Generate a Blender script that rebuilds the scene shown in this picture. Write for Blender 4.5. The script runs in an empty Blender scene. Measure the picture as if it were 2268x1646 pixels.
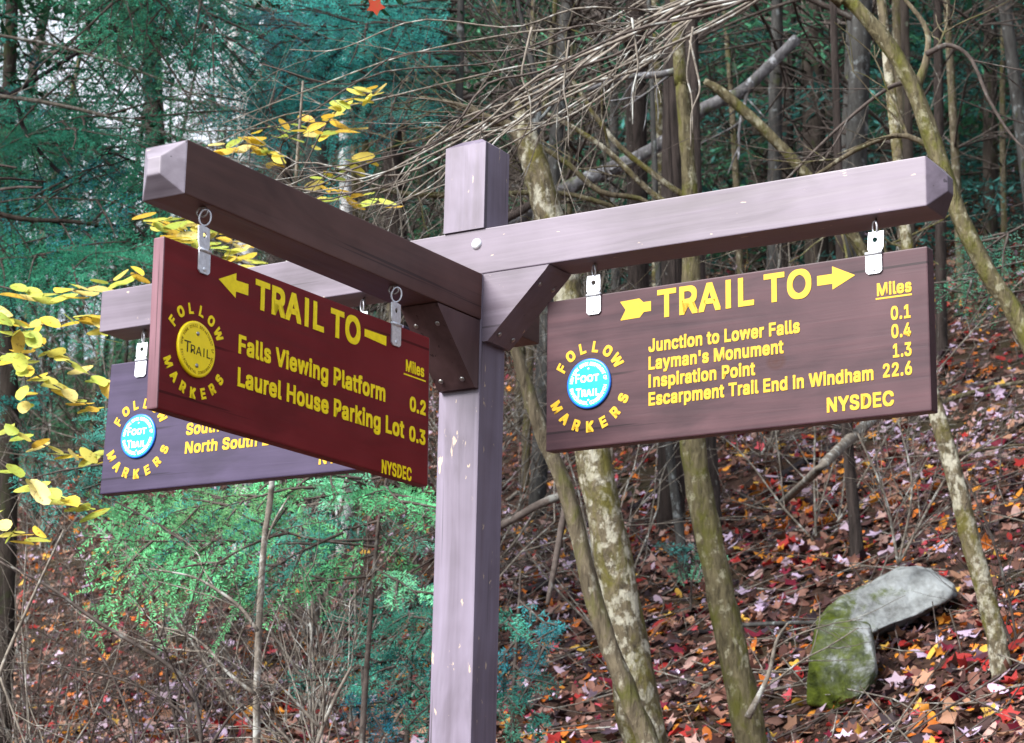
import bpy, math, random
import numpy as np
from mathutils import Vector

# ------------------------------------------------------------------ camera, sky, sun, exposure
scene = bpy.context.scene
COL = scene.collection
random.seed(7)
rng = np.random.default_rng(11)
R = math.radians

CAM = np.array([2.4375, -3.7614, 1.55])
YAW, PITCH, ROLL = R(-32.1088), R(13.5555), R(1.2288)
FPX = 4991.5                       # focal length in pixels of a 2268 px wide picture
ZOFF = 1.55 + 1.28887              # height of the underside of the long cross beam

def basis():
    f = np.array([math.sin(YAW)*math.cos(PITCH), math.cos(YAW)*math.cos(PITCH), math.sin(PITCH)])
    r = np.array([math.cos(YAW), -math.sin(YAW), 0.0])
    u = np.cross(r, f)
    return r*math.cos(ROLL)+u*math.sin(ROLL), -r*math.sin(ROLL)+u*math.cos(ROLL), f
CR, CU, CF = basis()
FH = np.array([math.sin(YAW), math.cos(YAW), 0.0])      # horizontal forward
RH = np.array([math.cos(YAW), -math.sin(YAW), 0.0])     # horizontal right

cd = bpy.data.cameras.new('camera')
cam = bpy.data.objects.new('camera', cd)
COL.objects.link(cam)
from mathutils import Matrix
cam.matrix_world = Matrix(((CR[0], CU[0], -CF[0], CAM[0]), (CR[1], CU[1], -CF[1], CAM[1]),
                           (CR[2], CU[2], -CF[2], CAM[2]), (0, 0, 0, 1)))
cd.sensor_width = 36.0
cd.lens = FPX/2268*36.0
cd.clip_end = 1000
cd.dof.use_dof = True
cd.dof.focus_distance = 4.55
cd.dof.aperture_fstop = 15
scene.camera = cam

SUN_DIR = np.array([-0.26, -0.74, 0.66])     # towards the bright open sky over the trail
SUN_DIR /= np.linalg.norm(SUN_DIR)
world = bpy.data.worlds.new("World")
scene.world = world
world.use_nodes = True
nt = world.node_tree
bg = nt.nodes['Background']
sky = nt.nodes.new('ShaderNodeTexSky')
sky.sky_type = 'NISHITA'
sky.sun_disc = False
sky.sun_elevation = math.asin(SUN_DIR[2])
sky.sun_rotation = math.atan2(SUN_DIR[0], SUN_DIR[1])
sky.air_density = 1.0
sky.dust_density = 1.5
tc_ = nt.nodes.new('ShaderNodeTexCoord'); cl_ = nt.nodes.new('ShaderNodeTexNoise'); cl_.inputs['Scale'].default_value = 1.6; cl_.inputs['Detail'].default_value = 5
rp_ = nt.nodes.new('ShaderNodeValToRGB'); rp_.color_ramp.elements[0].position = 0.36; rp_.color_ramp.elements[1].position = 0.52
mx_ = nt.nodes.new('ShaderNodeMix'); mx_.data_type = 'RGBA'; mx_.inputs[7].default_value = (5.6, 5.9, 6.6, 1)      # bright autumn cloud
nt.links.new(tc_.outputs['Generated'], cl_.inputs['Vector']); nt.links.new(cl_.outputs['Fac'], rp_.inputs[0])
nt.links.new(rp_.outputs[0], mx_.inputs[0]); nt.links.new(sky.outputs[0], mx_.inputs[6]); nt.links.new(mx_.outputs[2], bg.inputs[0])
bg.inputs[1].default_value = 0.066
sl = bpy.data.lights.new('sun', 'SUN')
sl.energy = 3.4
sl.angle = R(35)
sl.color = (1.0, 0.96, 0.93)
so = bpy.data.objects.new('sun', sl)
COL.objects.link(so)
so.rotation_euler = Vector(SUN_DIR).to_track_quat('Z', 'Y').to_euler()
scene.view_settings.view_transform = 'Standard'
scene.view_settings.look = 'None'
scene.view_settings.gamma = 1
scene.view_settings.exposure = 1.95
scene.cycles.max_bounces = 5
scene.cycles.diffuse_bounces = 3

# ------------------------------------------------------------------ helpers
OFF = {}            # object name -> world location its mesh is written relative to

def tag(o, label=None, cat=None, group=None, kind=None):
    if label: o['label'] = label
    if cat: o['category'] = cat
    if group: o['group'] = group
    if kind: o['kind'] = kind
    return o

def empty(name, loc, label=None, cat=None, group=None):
    o = bpy.data.objects.new(name, None)
    COL.objects.link(o)
    o.location = loc
    o.empty_display_size = 0.1
    OFF[o.name] = np.array(loc, float)
    return tag(o, label, cat, group)

def copy_thing(o):
    c = o.copy(); COL.objects.link(c)
    for ch in o.children:
        k = ch.copy(); COL.objects.link(k); k.parent = c
        for g in ch.children:
            q = g.copy(); COL.objects.link(q); q.parent = k
    return c

def link_mesh(name, me, mats, parent=None):
    o = bpy.data.objects.new(name, me)
    COL.objects.link(o)
    for m in (mats if isinstance(mats, (list, tuple)) else [mats]):
        if m and m.name not in [x.name for x in me.materials if x]: me.materials.append(m)
    if parent is not None:
        o.parent = parent
        OFF[o.name] = OFF[parent.name]
    else:
        OFF[o.name] = np.zeros(3)
    return o

class MB:
    """collects shapes; build() links them as one mesh object"""
    def __init__(s):
        s.v = []; s.f = []; s.n = 0; s.smooth = []; s.mi = []
    def add(s, verts, faces, smooth=False, mi=0):
        verts = np.asarray(verts, float)
        s.v.append(verts)
        for f in faces:
            s.f.append([i+s.n for i in f]); s.smooth.append(smooth); s.mi.append(mi)
        s.n += len(verts)
    def box(s, lo, hi, ch=0.0, mi=0):
        x0, y0, z0 = lo; x1, y1, z1 = hi
        if ch <= 0:
            v = [(x, y, z) for z in (z0, z1) for y in (y0, y1) for x in (x0, x1)]
            s.add(v, [(0,2,3,1), (4,5,7,6), (0,1,5,4), (2,6,7,3), (0,4,6,2), (1,3,7,5)], mi=mi)
            return
        import bmesh
        bm = bmesh.new()
        bmesh.ops.create_cube(bm, size=1)
        for w in bm.verts:
            w.co = Vector((x0 if w.co.x < 0 else x1, y0 if w.co.y < 0 else y1, z0 if w.co.z < 0 else z1))
        bmesh.ops.bevel(bm, geom=bm.edges[:]+bm.verts[:], offset=ch, segments=2, profile=0.6, affect='EDGES')
        s.bm(bm, mi)
    def bm(s, bm, mi=0, smooth=False):
        bm.verts.index_update()
        s.add([w.co[:] for w in bm.verts], [[w.index for w in f.verts] for f in bm.faces], smooth, mi)
        bm.free()
    def tube(s, pts, rad, sides=8, caps=True, rough=0.0, mi=0, twist=0.0):
        pts = np.asarray(pts, float); n = len(pts)
        rad = np.asarray(rad, float) if np.ndim(rad) else np.full(n, float(rad))
        t = np.gradient(pts, axis=0); t /= np.linalg.norm(t, axis=1)[:, None]+1e-12
        ref = np.array([0.31, 0.22, 0.93]) if abs(t[0][2]) < 0.8 else np.array([1.0, 0.1, 0.0])
        a = np.cross(t, ref); a /= np.linalg.norm(a, axis=1)[:, None]+1e-12
        b = np.cross(t, a)
        ang = np.linspace(0, 2*math.pi, sides, endpoint=False)
        rr = rad[:, None]*np.ones((1, sides))
        if rough: rr = rr*(1+rough*(rng.random((n, sides))-0.5) + rough*0.8*np.sin(ang*2+rng.random()*6)[None, :]*np.linspace(1, .4, n)[:, None])
        v = pts[:, None, :]+rr[:, :, None]*(np.cos(ang)[None, :, None]*a[:, None, :]+np.sin(ang)[None, :, None]*b[:, None, :])
        f = []
        for i in range(n-1):
            for j in range(sides):
                k = (j+1) % sides
                f.append((i*sides+j, i*sides+k, (i+1)*sides+k, (i+1)*sides+j))
        if caps:
            f.append(tuple(range(sides))[::-1]); f.append(tuple((n-1)*sides+j for j in range(sides)))
        s.add(v.reshape(-1, 3), f, True, mi)
    def prism(s, poly, a, b, depth, o, n, mi=0):
        """poly of 2-D points in the frame o, a, b pushed along n from 0 to depth"""
        o, a, b, n = map(lambda q: np.asarray(q, float), (o, a, b, n))
        p = [o+a*x+b*y for x, y in poly]; m = len(p)
        v = p+[q+n*depth for q in p]
        f = [tuple(range(m))[::-1], tuple(range(m, 2*m))]+[(i, (i+1) % m, m+(i+1) % m, m+i) for i in range(m)]
        s.add(v, f, mi=mi)
    def build(s, name, mats, parent=None, colors=None):
        me = bpy.data.meshes.new(name)
        off = OFF[parent.name] if parent is not None else np.zeros(3)
        v = np.concatenate(s.v)-off
        nv = len(v); nf = len(s.f)
        lens = np.fromiter((len(f) for f in s.f), np.int32, nf)
        idx = np.fromiter((i for f in s.f for i in f), np.int32, int(lens.sum()))
        me.vertices.add(nv); me.vertices.foreach_set('co', v.astype(np.float32).ravel())
        me.loops.add(len(idx)); me.loops.foreach_set('vertex_index', idx)
        me.polygons.add(nf)
        st = np.zeros(nf, np.int32); st[1:] = np.cumsum(lens)[:-1]
        me.polygons.foreach_set('loop_start', st)
        me.polygons.foreach_set('use_smooth', np.array(s.smooth, bool))
        o = link_mesh(name, me, mats, parent)
        me.polygons.foreach_set('material_index', np.array(s.mi, np.int32))
        me.update(calc_edges=True); me.validate()
        return o

def raw_mesh(name, v, faces, mats, parent=None, col=None):
    """fast: v (n,3), faces (m,k) all the same size; col (m,3) per-face colour attribute of the leaf itself"""
    me = bpy.data.meshes.new(name)
    v = np.asarray(v, float)-(OFF[parent.name] if parent is not None else 0)
    faces = np.asarray(faces, np.int32); m, k = faces.shape
    me.vertices.add(len(v)); me.vertices.foreach_set('co', v.astype(np.float32).ravel())
    me.loops.add(m*k); me.loops.foreach_set('vertex_index', faces.ravel())
    me.polygons.add(m); me.polygons.foreach_set('loop_start', np.arange(0, m*k, k, dtype=np.int32))
    me.update(calc_edges=True)
    if col is not None:
        at = me.color_attributes.new('leaf_colour', 'FLOAT_COLOR', 'CORNER')
        c = np.ones((m, k, 4), np.float32); c[:, :, :3] = np.asarray(col)[:, None, :]
        at.data.foreach_set('color', c.ravel())
    return link_mesh(name, me, mats, parent)

def spline(pts, n):
    """Catmull-Rom through pts (k, d) -> (n, d)"""
    p = np.asarray(pts, float)
    if len(p) == 2: return p[0]+(p[1]-p[0])*np.linspace(0, 1, n)[:, None]
    q = np.vstack([2*p[0]-p[1], p, 2*p[-1]-p[-2]])
    t = np.linspace(0, len(p)-1-1e-6, n); i = t.astype(int); t = (t-i)[:, None]
    a, b, c, d = q[i], q[i+1], q[i+2], q[i+3]
    return 0.5*((2*b)+(c-a)*t+(2*a-5*b+4*c-d)*t*t+(3*b-a-3*c+d)*t**3)

# --- site: distance ahead F and offset to the right L of the spot where the photographer stood
def site(F, L): return CAM[:2]+FH[:2]*F+RH[:2]*L

_nz = [(rng.random(2)*2-1, rng.random()*6.28) for _ in range(14)]
def bumps(x, y, s):
    z = 0
    for (d, ph) in _nz: z = z+np.sin((x*d[0]+y*d[1])*s*2.2+ph)
    return z/len(_nz)
def ground_FL(F, L):
    F = np.asarray(F, float); L = np.asarray(L, float)
    p = -1.18+0.345*F+0.345*L
    p = np.where(F > 75, p-0.345*(F-75)*np.clip((F-75)/50, 0, 1), p)
    p = np.minimum(p, 40)
    k = 0.25
    z = np.log(np.exp(np.clip(p/k, -50, 200))+1.0)*k
    x = CAM[0]+FH[0]*F+RH[0]*L; y = CAM[1]+FH[1]*F+RH[1]*L
    amp = np.clip((F-4.5)/6, 0.06, 1)
    return z+amp*(0.22*bumps(x, y, 0.55)+0.10*bumps(y+7, x, 1.7)+0.04*bumps(x+3, y, 4.3))
def ground_xy(x, y):
    dx, dy = np.asarray(x)-CAM[0], np.asarray(y)-CAM[1]
    return ground_FL(dx*FH[0]+dy*FH[1], dx*RH[0]+dy*RH[1])
def at(px, py, F):
    """the point seen at (px, py) of the 2268 px wide picture, F metres ahead"""
    d = CF+CR*((px-1134)/FPX)-CU*((py-823)/FPX)
    return CAM+d*(F/(d@FH))
def on_ground(px, F):
    p = at(px, 823, F); p[2] = ground_xy(p[0], p[1]); return p

# ------------------------------------------------------------------ materials
def mat(name, rough=0.6, spec=0.4, metal=0.0):
    m = bpy.data.materials.new(name); m.use_nodes = True
    b = m.node_tree.nodes['Principled BSDF']
    b.inputs['Roughness'].default_value = rough
    b.inputs['Specular IOR Level'].default_value = spec
    b.inputs['Metallic'].default_value = metal
    return m, m.node_tree, b
def N(t, typ, **kw):
    n = t.nodes.new(typ)
    for k, v in kw.items():
        if hasattr(n, k) and not k.startswith('i_'): setattr(n, k, v)
    return n
def coords(t, scale=(1, 1, 1), rot=(0, 0, 0)):
    tc = N(t, 'ShaderNodeTexCoord'); mp = N(t, 'ShaderNodeMapping')
    mp.inputs['Scale'].default_value = scale; mp.inputs['Rotation'].default_value = rot
    t.links.new(tc.outputs['Object'], mp.inputs[0]); return mp.outputs[0]
def noise(t, vec, scale, detail=4, rough=0.55, dist=0.0):
    n = N(t, 'ShaderNodeTexNoise'); n.inputs['Scale'].default_value = scale
    n.inputs['Detail'].default_value = detail; n.inputs['Roughness'].default_value = rough
    n.inputs['Distortion'].default_value = dist
    t.links.new(vec, n.inputs['Vector']); return n.outputs['Fac']
def ramp(t, fac, stops):
    r = N(t, 'ShaderNodeValToRGB'); e = r.color_ramp.elements
    while len(e) < len(stops): e.new(0.5)
    for q, (p, c) in zip(e, stops):
        q.position = p; q.color = (*c, 1) if len(c) == 3 else c
    t.links.new(fac, r.inputs[0]); return r.outputs[0]
def mix(t, fac, a, b):
    n = N(t, 'ShaderNodeMix', data_type='RGBA')
    for k, s in ((0, fac), (6, a), (7, b)):
        if isinstance(s, (int, float)): n.inputs[k].default_value = s
        elif isinstance(s, tuple): n.inputs[k].default_value = (*s, 1)
        else: t.links.new(s, n.inputs[k])
    return n.outputs[2]
def bump(t, b, h, strength, dist=0.01):
    n = N(t, 'ShaderNodeBump'); n.inputs['Strength'].default_value = strength; n.inputs['Distance'].default_value = dist
    t.links.new(h, n.inputs['Height']); t.links.new(n.outputs[0], b.inputs['Normal'])

def wood_mat(name, axis, c0, c1, fleck=True, rough=0.45, spec=0.5, knot=None, fl=0.70):
    """stained timber, grain along the object's axis 0/1/2"""
    m, t, b = mat(name, rough, spec)
    sc = [38, 38, 38]; sc[axis] = 1.6
    v = coords(t, sc)
    g = noise(t, v, 1.0, 6, 0.6, 0.6)
    col = ramp(t, g, [(0.28, c0), (0.72, c1)])
    blot = noise(t, coords(t), 5.0, 3)
    col = mix(t, ramp(t, blot, [(0.35, (0, 0, 0)), (0.75, (0.55, 0.55, 0.55))]), col, tuple(min(1, x*1.35+0.01) for x in c1))
    if knot:
        kx, ky, kz, kr = knot
        d = N(t, 'ShaderNodeVectorMath', operation='DISTANCE')
        tc = N(t, 'ShaderNodeTexCoord'); sp = N(t, 'ShaderNodeVectorMath', operation='MULTIPLY')
        sp.inputs[1].default_value = (1, 0.02, 1.25)
        t.links.new(tc.outputs['Object'], sp.inputs[0]); t.links.new(sp.outputs[0], d.inputs[0])
        d.inputs[1].default_value = (kx, ky*0.02, kz*1.25)
        w = N(t, 'ShaderNodeMath', operation='MULTIPLY'); w.inputs[1].default_value = 1/kr
        t.links.new(d.outputs['Value'], w.inputs[0])
        col = mix(t, ramp(t, w.outputs[0], [(0.0, (.95, .95, .95)), (0.45, (.55, .55, .55)), (0.62, (.85, .85, .85)), (1.0, (0, 0, 0))]), col, (0.040, 0.011, 0.008))
    # drying cracks and dark water stains that follow the grain
    sc3 = [70, 70, 70]; sc3[axis] = 1.1
    ck = noise(t, coords(t, sc3), 1.0, 2, 0.5, 0.3)
    col = mix(t, ramp(t, ck, [(0.685, (0, 0, 0)), (0.71, (.75, .75, .75))]), col, tuple(x*.35 for x in c0))
    sc4 = [9, 9, 9]; sc4[axis] = 2.2
    ws = noise(t, coords(t, sc4), 1.0, 4, 0.6, 0.8)
    col = mix(t, ramp(t, ws, [(0.50, (0, 0, 0)), (0.68, (.55, .55, .55))]), col, tuple(x*.72 for x in c0))
    if fleck:
        sc2 = [60, 60, 60]; sc2[axis] = 22
        fk = noise(t, coords(t, sc2), 1.0, 4, 0.6, 0.4)
        col = mix(t, ramp(t, fk, [(fl, (0, 0, 0)), (fl+0.03, (1, 1, 1))]), col, (0.42, 0.33, 0.24))
    t.links.new(col, b.inputs['Base Color'])
    rr = ramp(t, g, [(0.2, (rough-.1,)*3), (0.8, (rough+.15,)*3)])
    t.links.new(rr, b.inputs['Roughness'])
    bump(t, b, g, 0.22, 0.002)
    return m

def flat_mat(name, c, rough=0.5, spec=0.4, metal=0.0, var=0.25, vs=60.0):
    m, t, b = mat(name, rough, spec, metal)
    n = noise(t, coords(t), vs, 4)
    t.links.new(ramp(t, n, [(0.3, tuple(x*(1-var) for x in c)), (0.7, tuple(min(1, x*(1+var*0.5)) for x in c))]), b.inputs['Base Color'])
    return m

def bark_mat(name, base, dark, lichen=None, moss=None, la=0.55, ma=0.6, stretch=5.0, scale=14.0, bs=0.7):
    m, t, b = mat(name, 0.9, 0.15)
    v = coords(t, (stretch, stretch, 1.0))
    g = noise(t, v, scale/stretch, 6, 0.65, 0.4)
    col = ramp(t, g, [(0.3, dark), (0.62, base)])
    if lichen:
        l = noise(t, coords(t, (1, 1, 0.8)), scale*0.55, 5, 0.65)
        col = mix(t, ramp(t, l, [(la-0.04, (0, 0, 0)), (la+0.05, (1, 1, 1))]), col, lichen)
    if moss:
        l = noise(t, coords(t, (1, 1, 0.5)), scale*0.28, 5, 0.7, 0.5)
        col = mix(t, ramp(t, l, [(ma-0.07, (0, 0, 0)), (ma+0.08, (1, 1, 1))]), col, moss)
    t.links.new(col, b.inputs['Base Color'])
    bump(t, b, g, bs, 0.02)
    return m

def leaf_mat(name, attr=True, c=None, spots=False, transl=0.35, rough=0.55, spec=0.35):
    m, t, b = mat(name, rough, spec)
    if attr:
        a = N(t, 'ShaderNodeVertexColor'); a.layer_name = 'leaf_colour'; cc = a.outputs[0]
        if spots: cc = mix(t, ramp(t, noise(t, coords(t), 70.0, 4, .6), [(.56, (0, 0, 0)), (.68, (.8, .8, .8))]), cc, (.22, .11, .02))
    else:
        cc = ramp(t, noise(t, coords(t), 3.0, 3), [(0.3, tuple(x*.7 for x in c)), (0.7, c)])
    t.links.new(cc, b.inputs['Base Color'])
    tr = N(t, 'ShaderNodeBsdfTranslucent'); t.links.new(cc, tr.inputs[0])
    ms = N(t, 'ShaderNodeMixShader'); ms.inputs[0].default_value = transl
    out = t.nodes['Material Output']
    t.links.new(b.outputs[0], ms.inputs[1]); t.links.new(tr.outputs[0], ms.inputs[2]); t.links.new(ms.outputs[0], out.inputs[0])
    return m

LIT_STAIN0, LIT_STAIN1 = (0.076, 0.058, 0.080), (0.165, 0.140, 0.196)  # brown stain with front light and lavender sky sheen put into the colour
M = {}
M['post'] = wood_mat('lit_stained_timber_upright', 2, LIT_STAIN0, LIT_STAIN1, fl=0.66)
M['beam_x'] = wood_mat('lit_stained_timber_long', 0, (0.058, 0.043, 0.058), (0.120, 0.098, 0.132), fl=0.70)  # pale like the post: the light on its front is in the colour
M['beam_y'] = wood_mat('shaded_stained_timber_short', 1, (0.044, 0.018, 0.015), (0.088, 0.042, 0.036), fl=0.75, spec=0.25)  # same stained timber, coloured darker because this beam's visible side is shaded
M['lit_end_grain'] = wood_mat('weathered_lit_end_grain', 0, (0.105, 0.088, 0.112), (0.205, 0.185, 0.225), fl=0.72)  # weathered end, with the front light and gloss on it coloured in
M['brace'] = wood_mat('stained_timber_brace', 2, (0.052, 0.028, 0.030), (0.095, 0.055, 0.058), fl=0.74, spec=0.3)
M['board_plum'] = wood_mat('plum_stained_board', 0, (0.019, 0.009, 0.014), (0.058, 0.025, 0.031), fl=0.78, spec=0.22, knot=(0.103, -0.02, -0.028, 0.024))
M['board_blue'] = wood_mat('violet_stained_board', 0, (0.024, 0.017, 0.038), (0.038, 0.027, 0.062), fl=0.80, spec=0.22)
M['board_red'] = wood_mat('oxblood_painted_board', 0, (0.110, 0.011, 0.013), (0.155, 0.013, 0.016), fl=0.80, rough=0.6, spec=0.12)
M['board_edge'] = wood_mat('layered_board_edge', 2, (0.060, 0.022, 0.028), (0.165, 0.085, 0.105), fl=0.70, spec=0.2)
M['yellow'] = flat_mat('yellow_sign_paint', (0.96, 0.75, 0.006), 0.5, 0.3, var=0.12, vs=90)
M['yellow_dimmed'] = flat_mat('dimmed_yellow_sign_paint', (0.52, 0.31, 0.012), 0.5, 0.3, var=0.12, vs=90)  # same yellow, darkened to offset the stronger light on the front-facing boards
M['yellow_disc'] = flat_mat('yellow_plastic', (0.95, 0.74, 0.004), 0.35, 0.5, var=0.06)
M['cyan'] = flat_mat('cyan_plastic', (0.0, 0.42, 0.62), 0.35, 0.5, var=0.1)
M['blue_rim'] = flat_mat('blue_plastic_rim', (0.01, 0.13, 0.55), 0.35, 0.5, var=0.1)
M['white'] = flat_mat('white_print', (0.85, 0.88, 0.9), 0.5, 0.3, var=0.05)
M['black'] = flat_mat('black_print', (0.05, 0.035, 0.01), 0.5, 0.3, var=0.1)
M['faint'] = flat_mat('faded_print', (0.36, 0.24, 0.012), 0.5, 0.3, var=0.3)
M['zinc'] = flat_mat('galvanised_steel', (0.62, 0.65, 0.70), 0.42, 0.5, metal=0.55, var=0.2, vs=160)
M['steel'] = flat_mat('dull_steel', (0.35, 0.34, 0.33), 0.4, 0.5, metal=0.9, var=0.3, vs=200)

# ------------------------------------------------------------------ the signpost
base = np.array([-0.05, 0.047, 0.0]); base[2] = float(ground_xy(base[0], base[1]))
post = empty('signpost', base, 'brown stained timber signpost with two crossing beams carrying the trail boards', 'signpost')
Z = ZOFF
PW, PD = 0.100, 0.094
mb = MB()
mb.box((-PW, 0, base[2]-0.5), (0, PD, Z-0.001), 0.003)
mb.box((-PW+.008, .008, Z-0.02), (-.004, PD-.004, Z+.12), 0.0)
cap0, cap1 = Z+0.2865, Z+0.3045
i_ = 0.026
lo = [(-PW, 0.0), (0, 0.0), (0, PD), (-PW, PD)]
hi = [(-PW+i_, i_), (-i_, i_), (-i_, PD-i_), (-PW+i_, PD-i_)]
v = [(x, y, Z+0.0985) for x, y in lo]+[(x, y, cap0) for x, y in lo]+[(x, y, cap1) for x, y in hi]
mb.add(v, [(3, 2, 1, 0)]+[(k, (k+1) % 4, 4+(k+1) % 4, 4+k) for k in range(4)]+[(4+k, 4+(k+1) % 4, 8+(k+1) % 4, 8+k) for k in range(4)]+[(8, 9, 10, 11)])
mb.build('post', M['post'], post)

def chamfered_beam(axis, a0, a1, lo, hi, ch=0.033, cl=0.030):
    """timber along axis 0/1 from a0 to a1; lo/hi the cross section; the four edges of each end chamfered"""
    (p0, z0), (p1, z1) = lo, hi
    rings = []
    def ring(a, i):
        return [(a, p0+i, z0+i), (a, p1-i, z0+i), (a, p1-i, z1-i), (a, p0+i, z1-i)]
    r = ring(a0, ch)+ring(a0+cl, 0)+ring(a1-cl, 0)+ring(a1, ch)
    if axis == 1: r = [(q, a, z) for a, q, z in r]
    f = [(0, 1, 2, 3), (15, 14, 13, 12)]
    for k in range(3):
        for j in range(4):
            f.append((k*4+j, k*4+4+j, k*4+4+(j+1) % 4, k*4+(j+1) % 4))
    import bmesh
    bm = bmesh.new()
    vs = [bm.verts.new(q) for q in r]
    for q in f: bm.faces.new([vs[i] for i in q])
    bmesh.ops.recalc_face_normals(bm, faces=bm.faces[:])
    bmesh.ops.bevel(bm, geom=bm.edges[:], offset=0.0022, segments=2, profile=0.6, affect='EDGES')
    return bm
mb = MB(); mb.bm(chamfered_beam(0, -1.083, 1.000, (0.0045, Z), (0.0985, Z+0.0975)))
mb.build('cross_beam', M['beam_x'], post)
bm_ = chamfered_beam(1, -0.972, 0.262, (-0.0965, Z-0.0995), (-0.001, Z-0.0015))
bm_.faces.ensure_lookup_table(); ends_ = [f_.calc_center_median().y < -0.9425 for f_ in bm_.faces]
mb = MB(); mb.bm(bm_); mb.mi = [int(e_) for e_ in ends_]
mb.build('cross_beam', [M['beam_y'], M['lit_end_grain']], post)
# diagonal braces under the beams
def brace(poly_o, a, n, w):
    import bmesh
    m_ = MB(); m_.prism([(0, 0), (0.157, 0), (0.006, -0.150), (0, -0.150)], 0, 0, 0, 0, 0, 0) if False else None
    q = MB(); q.prism([(0.0005, -0.002), (0.158, -0.002), (0.150, -0.012), (0.014, -0.146), (0.0005, -0.146)], a, (0, 0, 1), w, poly_o, n)
    return q
b1 = brace((0, 0.003, Z), (1, 0, 0), (0, 1, 0), 0.090).build('brace', M['beam_x'], post)
b2 = brace((-0.003, 0, Z-0.0995), (0, -1, 0), (-1, 0, 0), 0.090).build('brace', M['brace'], post)
def dome(c, n, r, h, name, material, parent):
    n = np.asarray(n, float); n /= np.linalg.norm(n)
    a = np.cross(n, (0.3, 0.2, 0.9)); a /= np.linalg.norm(a); b = np.cross(n, a)
    q = MB(); rows = []
    for k, (rr, hh) in enumerate(((1, 0), (0.98, .25), (.8, .7), (.45, .94), (.05, 1))):
        for j in range(12):
            w = j*math.pi/6; rows.append(np.asarray(c)+(a*math.cos(w)+b*math.sin(w))*r*rr+n*h*hh)
    f = [(k*12+j, k*12+(j+1) % 12, k*12+12+(j+1) % 12, k*12+12+j) for k in range(4) for j in range(12)]+[tuple(48+j for j in range(12))]
    q.add(rows, f, True)
    return q.build(name, material, parent)
dome((-0.019, 0.0045, Z+0.066), (0, -1, 0), 0.0125, 0.006, 'bolt', M['zinc'], post)
dome((-0.072, 0.0045, Z+0.021), (0, -1, 0), 0.0080, 0.004, 'bolt', M['zinc'], post)
s2 = math.sqrt(.5)
for (du, dw) in ((0.125, 0.020), (0.125, 0.072), (0.030, 0.020), (0.030, 0.072)):
    dome((du+.0005, 0.003+dw, Z-0.002-(0.159-du)+.001), (s2, 0, -s2), 0.0055, 0.003, 'screw', M['steel'], b1)
    dome((-0.003-dw, -du-.0005, Z-0.0995-0.002-(0.159-du)+.001), (0, -s2, -s2), 0.0055, 0.003, 'screw', M['steel'], b2)

# ------------------------------------------------------------------ lettering
import os
FONT = None
for _p in (os.path.join(bpy.utils.system_resource('DATAFILES') or '', 'fonts', 'Inter.woff2'),):     # the sans serif that ships inside Blender
    try:
        if os.path.exists(_p): FONT = bpy.data.fonts.load(_p)
    except Exception: FONT = None
_gcache = {}
def text_mesh(s, bold):
    """vertices and faces of a line of text of size 1; a bold one is laid nine times, nudged round a small circle, each copy a hair higher"""
    if (s, bold) in _gcache: return _gcache[(s, bold)]
    c = bpy.data.curves.new('tmp_text', 'FONT'); c.body = s; c.size = 1.0; c.resolution_u = 4; c.space_character = 1.06
    if FONT: c.font = FONT
    o = bpy.data.objects.new('tmp_text', c); COL.objects.link(o)
    dg = bpy.context.evaluated_depsgraph_get(); dg.update()
    me = bpy.data.meshes.new_from_object(o.evaluated_get(dg))
    v = np.array([q.co[:] for q in me.vertices]).reshape(-1, 3); f = [tuple(p.vertices) for p in me.polygons]
    bpy.data.objects.remove(o); bpy.data.curves.remove(c); bpy.data.meshes.remove(me)
    def comps(v, f):
        par = list(range(len(v)))
        def find(i):
            while par[i] != i: par[i] = par[par[i]]; i = par[i]
            return i
        for p in f:
            for i in p[1:]: par[find(i)] = find(p[0])
        rt = [find(i) for i in range(len(v))]; lo_ = {}
        for i, r in enumerate(rt): lo_[r] = min(lo_.get(r, 9e9), v[i, 0])
        return rt, {r: k for k, r in enumerate(sorted(lo_, key=lo_.get))}
    rt_, order = comps(v, f)
    solid = s.replace(' ', '')
    for k, ch in enumerate(solid):       # the signs' capital I is a plain bar
        if ch != 'I' or any(q in "ij'.:" for q in solid[:k]): continue
        own = [i for i in range(len(v)) if order[rt_[i]] == k]
        x_, y0_, y1_ = v[own, 0].mean(), v[own, 1].min(), v[own, 1].max(); h_ = (y1_-y0_)*.068; x_ = (v[own, 0].min()+v[own, 0].max())/2
        f = [p for p in f if p[0] not in set(own)]+[tuple(range(len(v), len(v)+4))]
        v = np.vstack([v, [(x_-h_, y0_, 0), (x_+h_, y0_, 0), (x_+h_, y1_, 0), (x_-h_, y1_, 0)]])
        rt_ = rt_+[own[0]]*4; order = dict(order); order[own[0]] = k
    keep = sorted({i for p in f for i in p}); re_ = {o_: k for k, o_ in enumerate(keep)}
    v = v[keep]; f = [tuple(re_[i] for i in p) for p in f]
    rt_, order = comps(v, f)        # letters that touch must not share a plane: each gets a height of its own
    v[:, 2] = [0.22*(order[r] % 4) for r in rt_]
    if bold > 0.015:
        vs, fs = [], []
        for k in range(9):
            w = k*math.pi/4; r = bold if k < 8 else 0
            m_ = max(abs(math.cos(w)), abs(math.sin(w)))
            d = np.array([math.cos(w)*r/m_, math.sin(w)*r/m_, k*1.0])
            fs += [tuple(i+len(v)*k for i in p) for p in f]; vs.append(v+d)
        v, f = np.vstack(vs), fs
    _gcache[(s, bold)] = (v, f)
    return v, f
CAPH = 0.729
_capv = text_mesh('H', 0.0)[0]; CAPH = float(_capv[:, 1].max()-_capv[:, 1].min())

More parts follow.
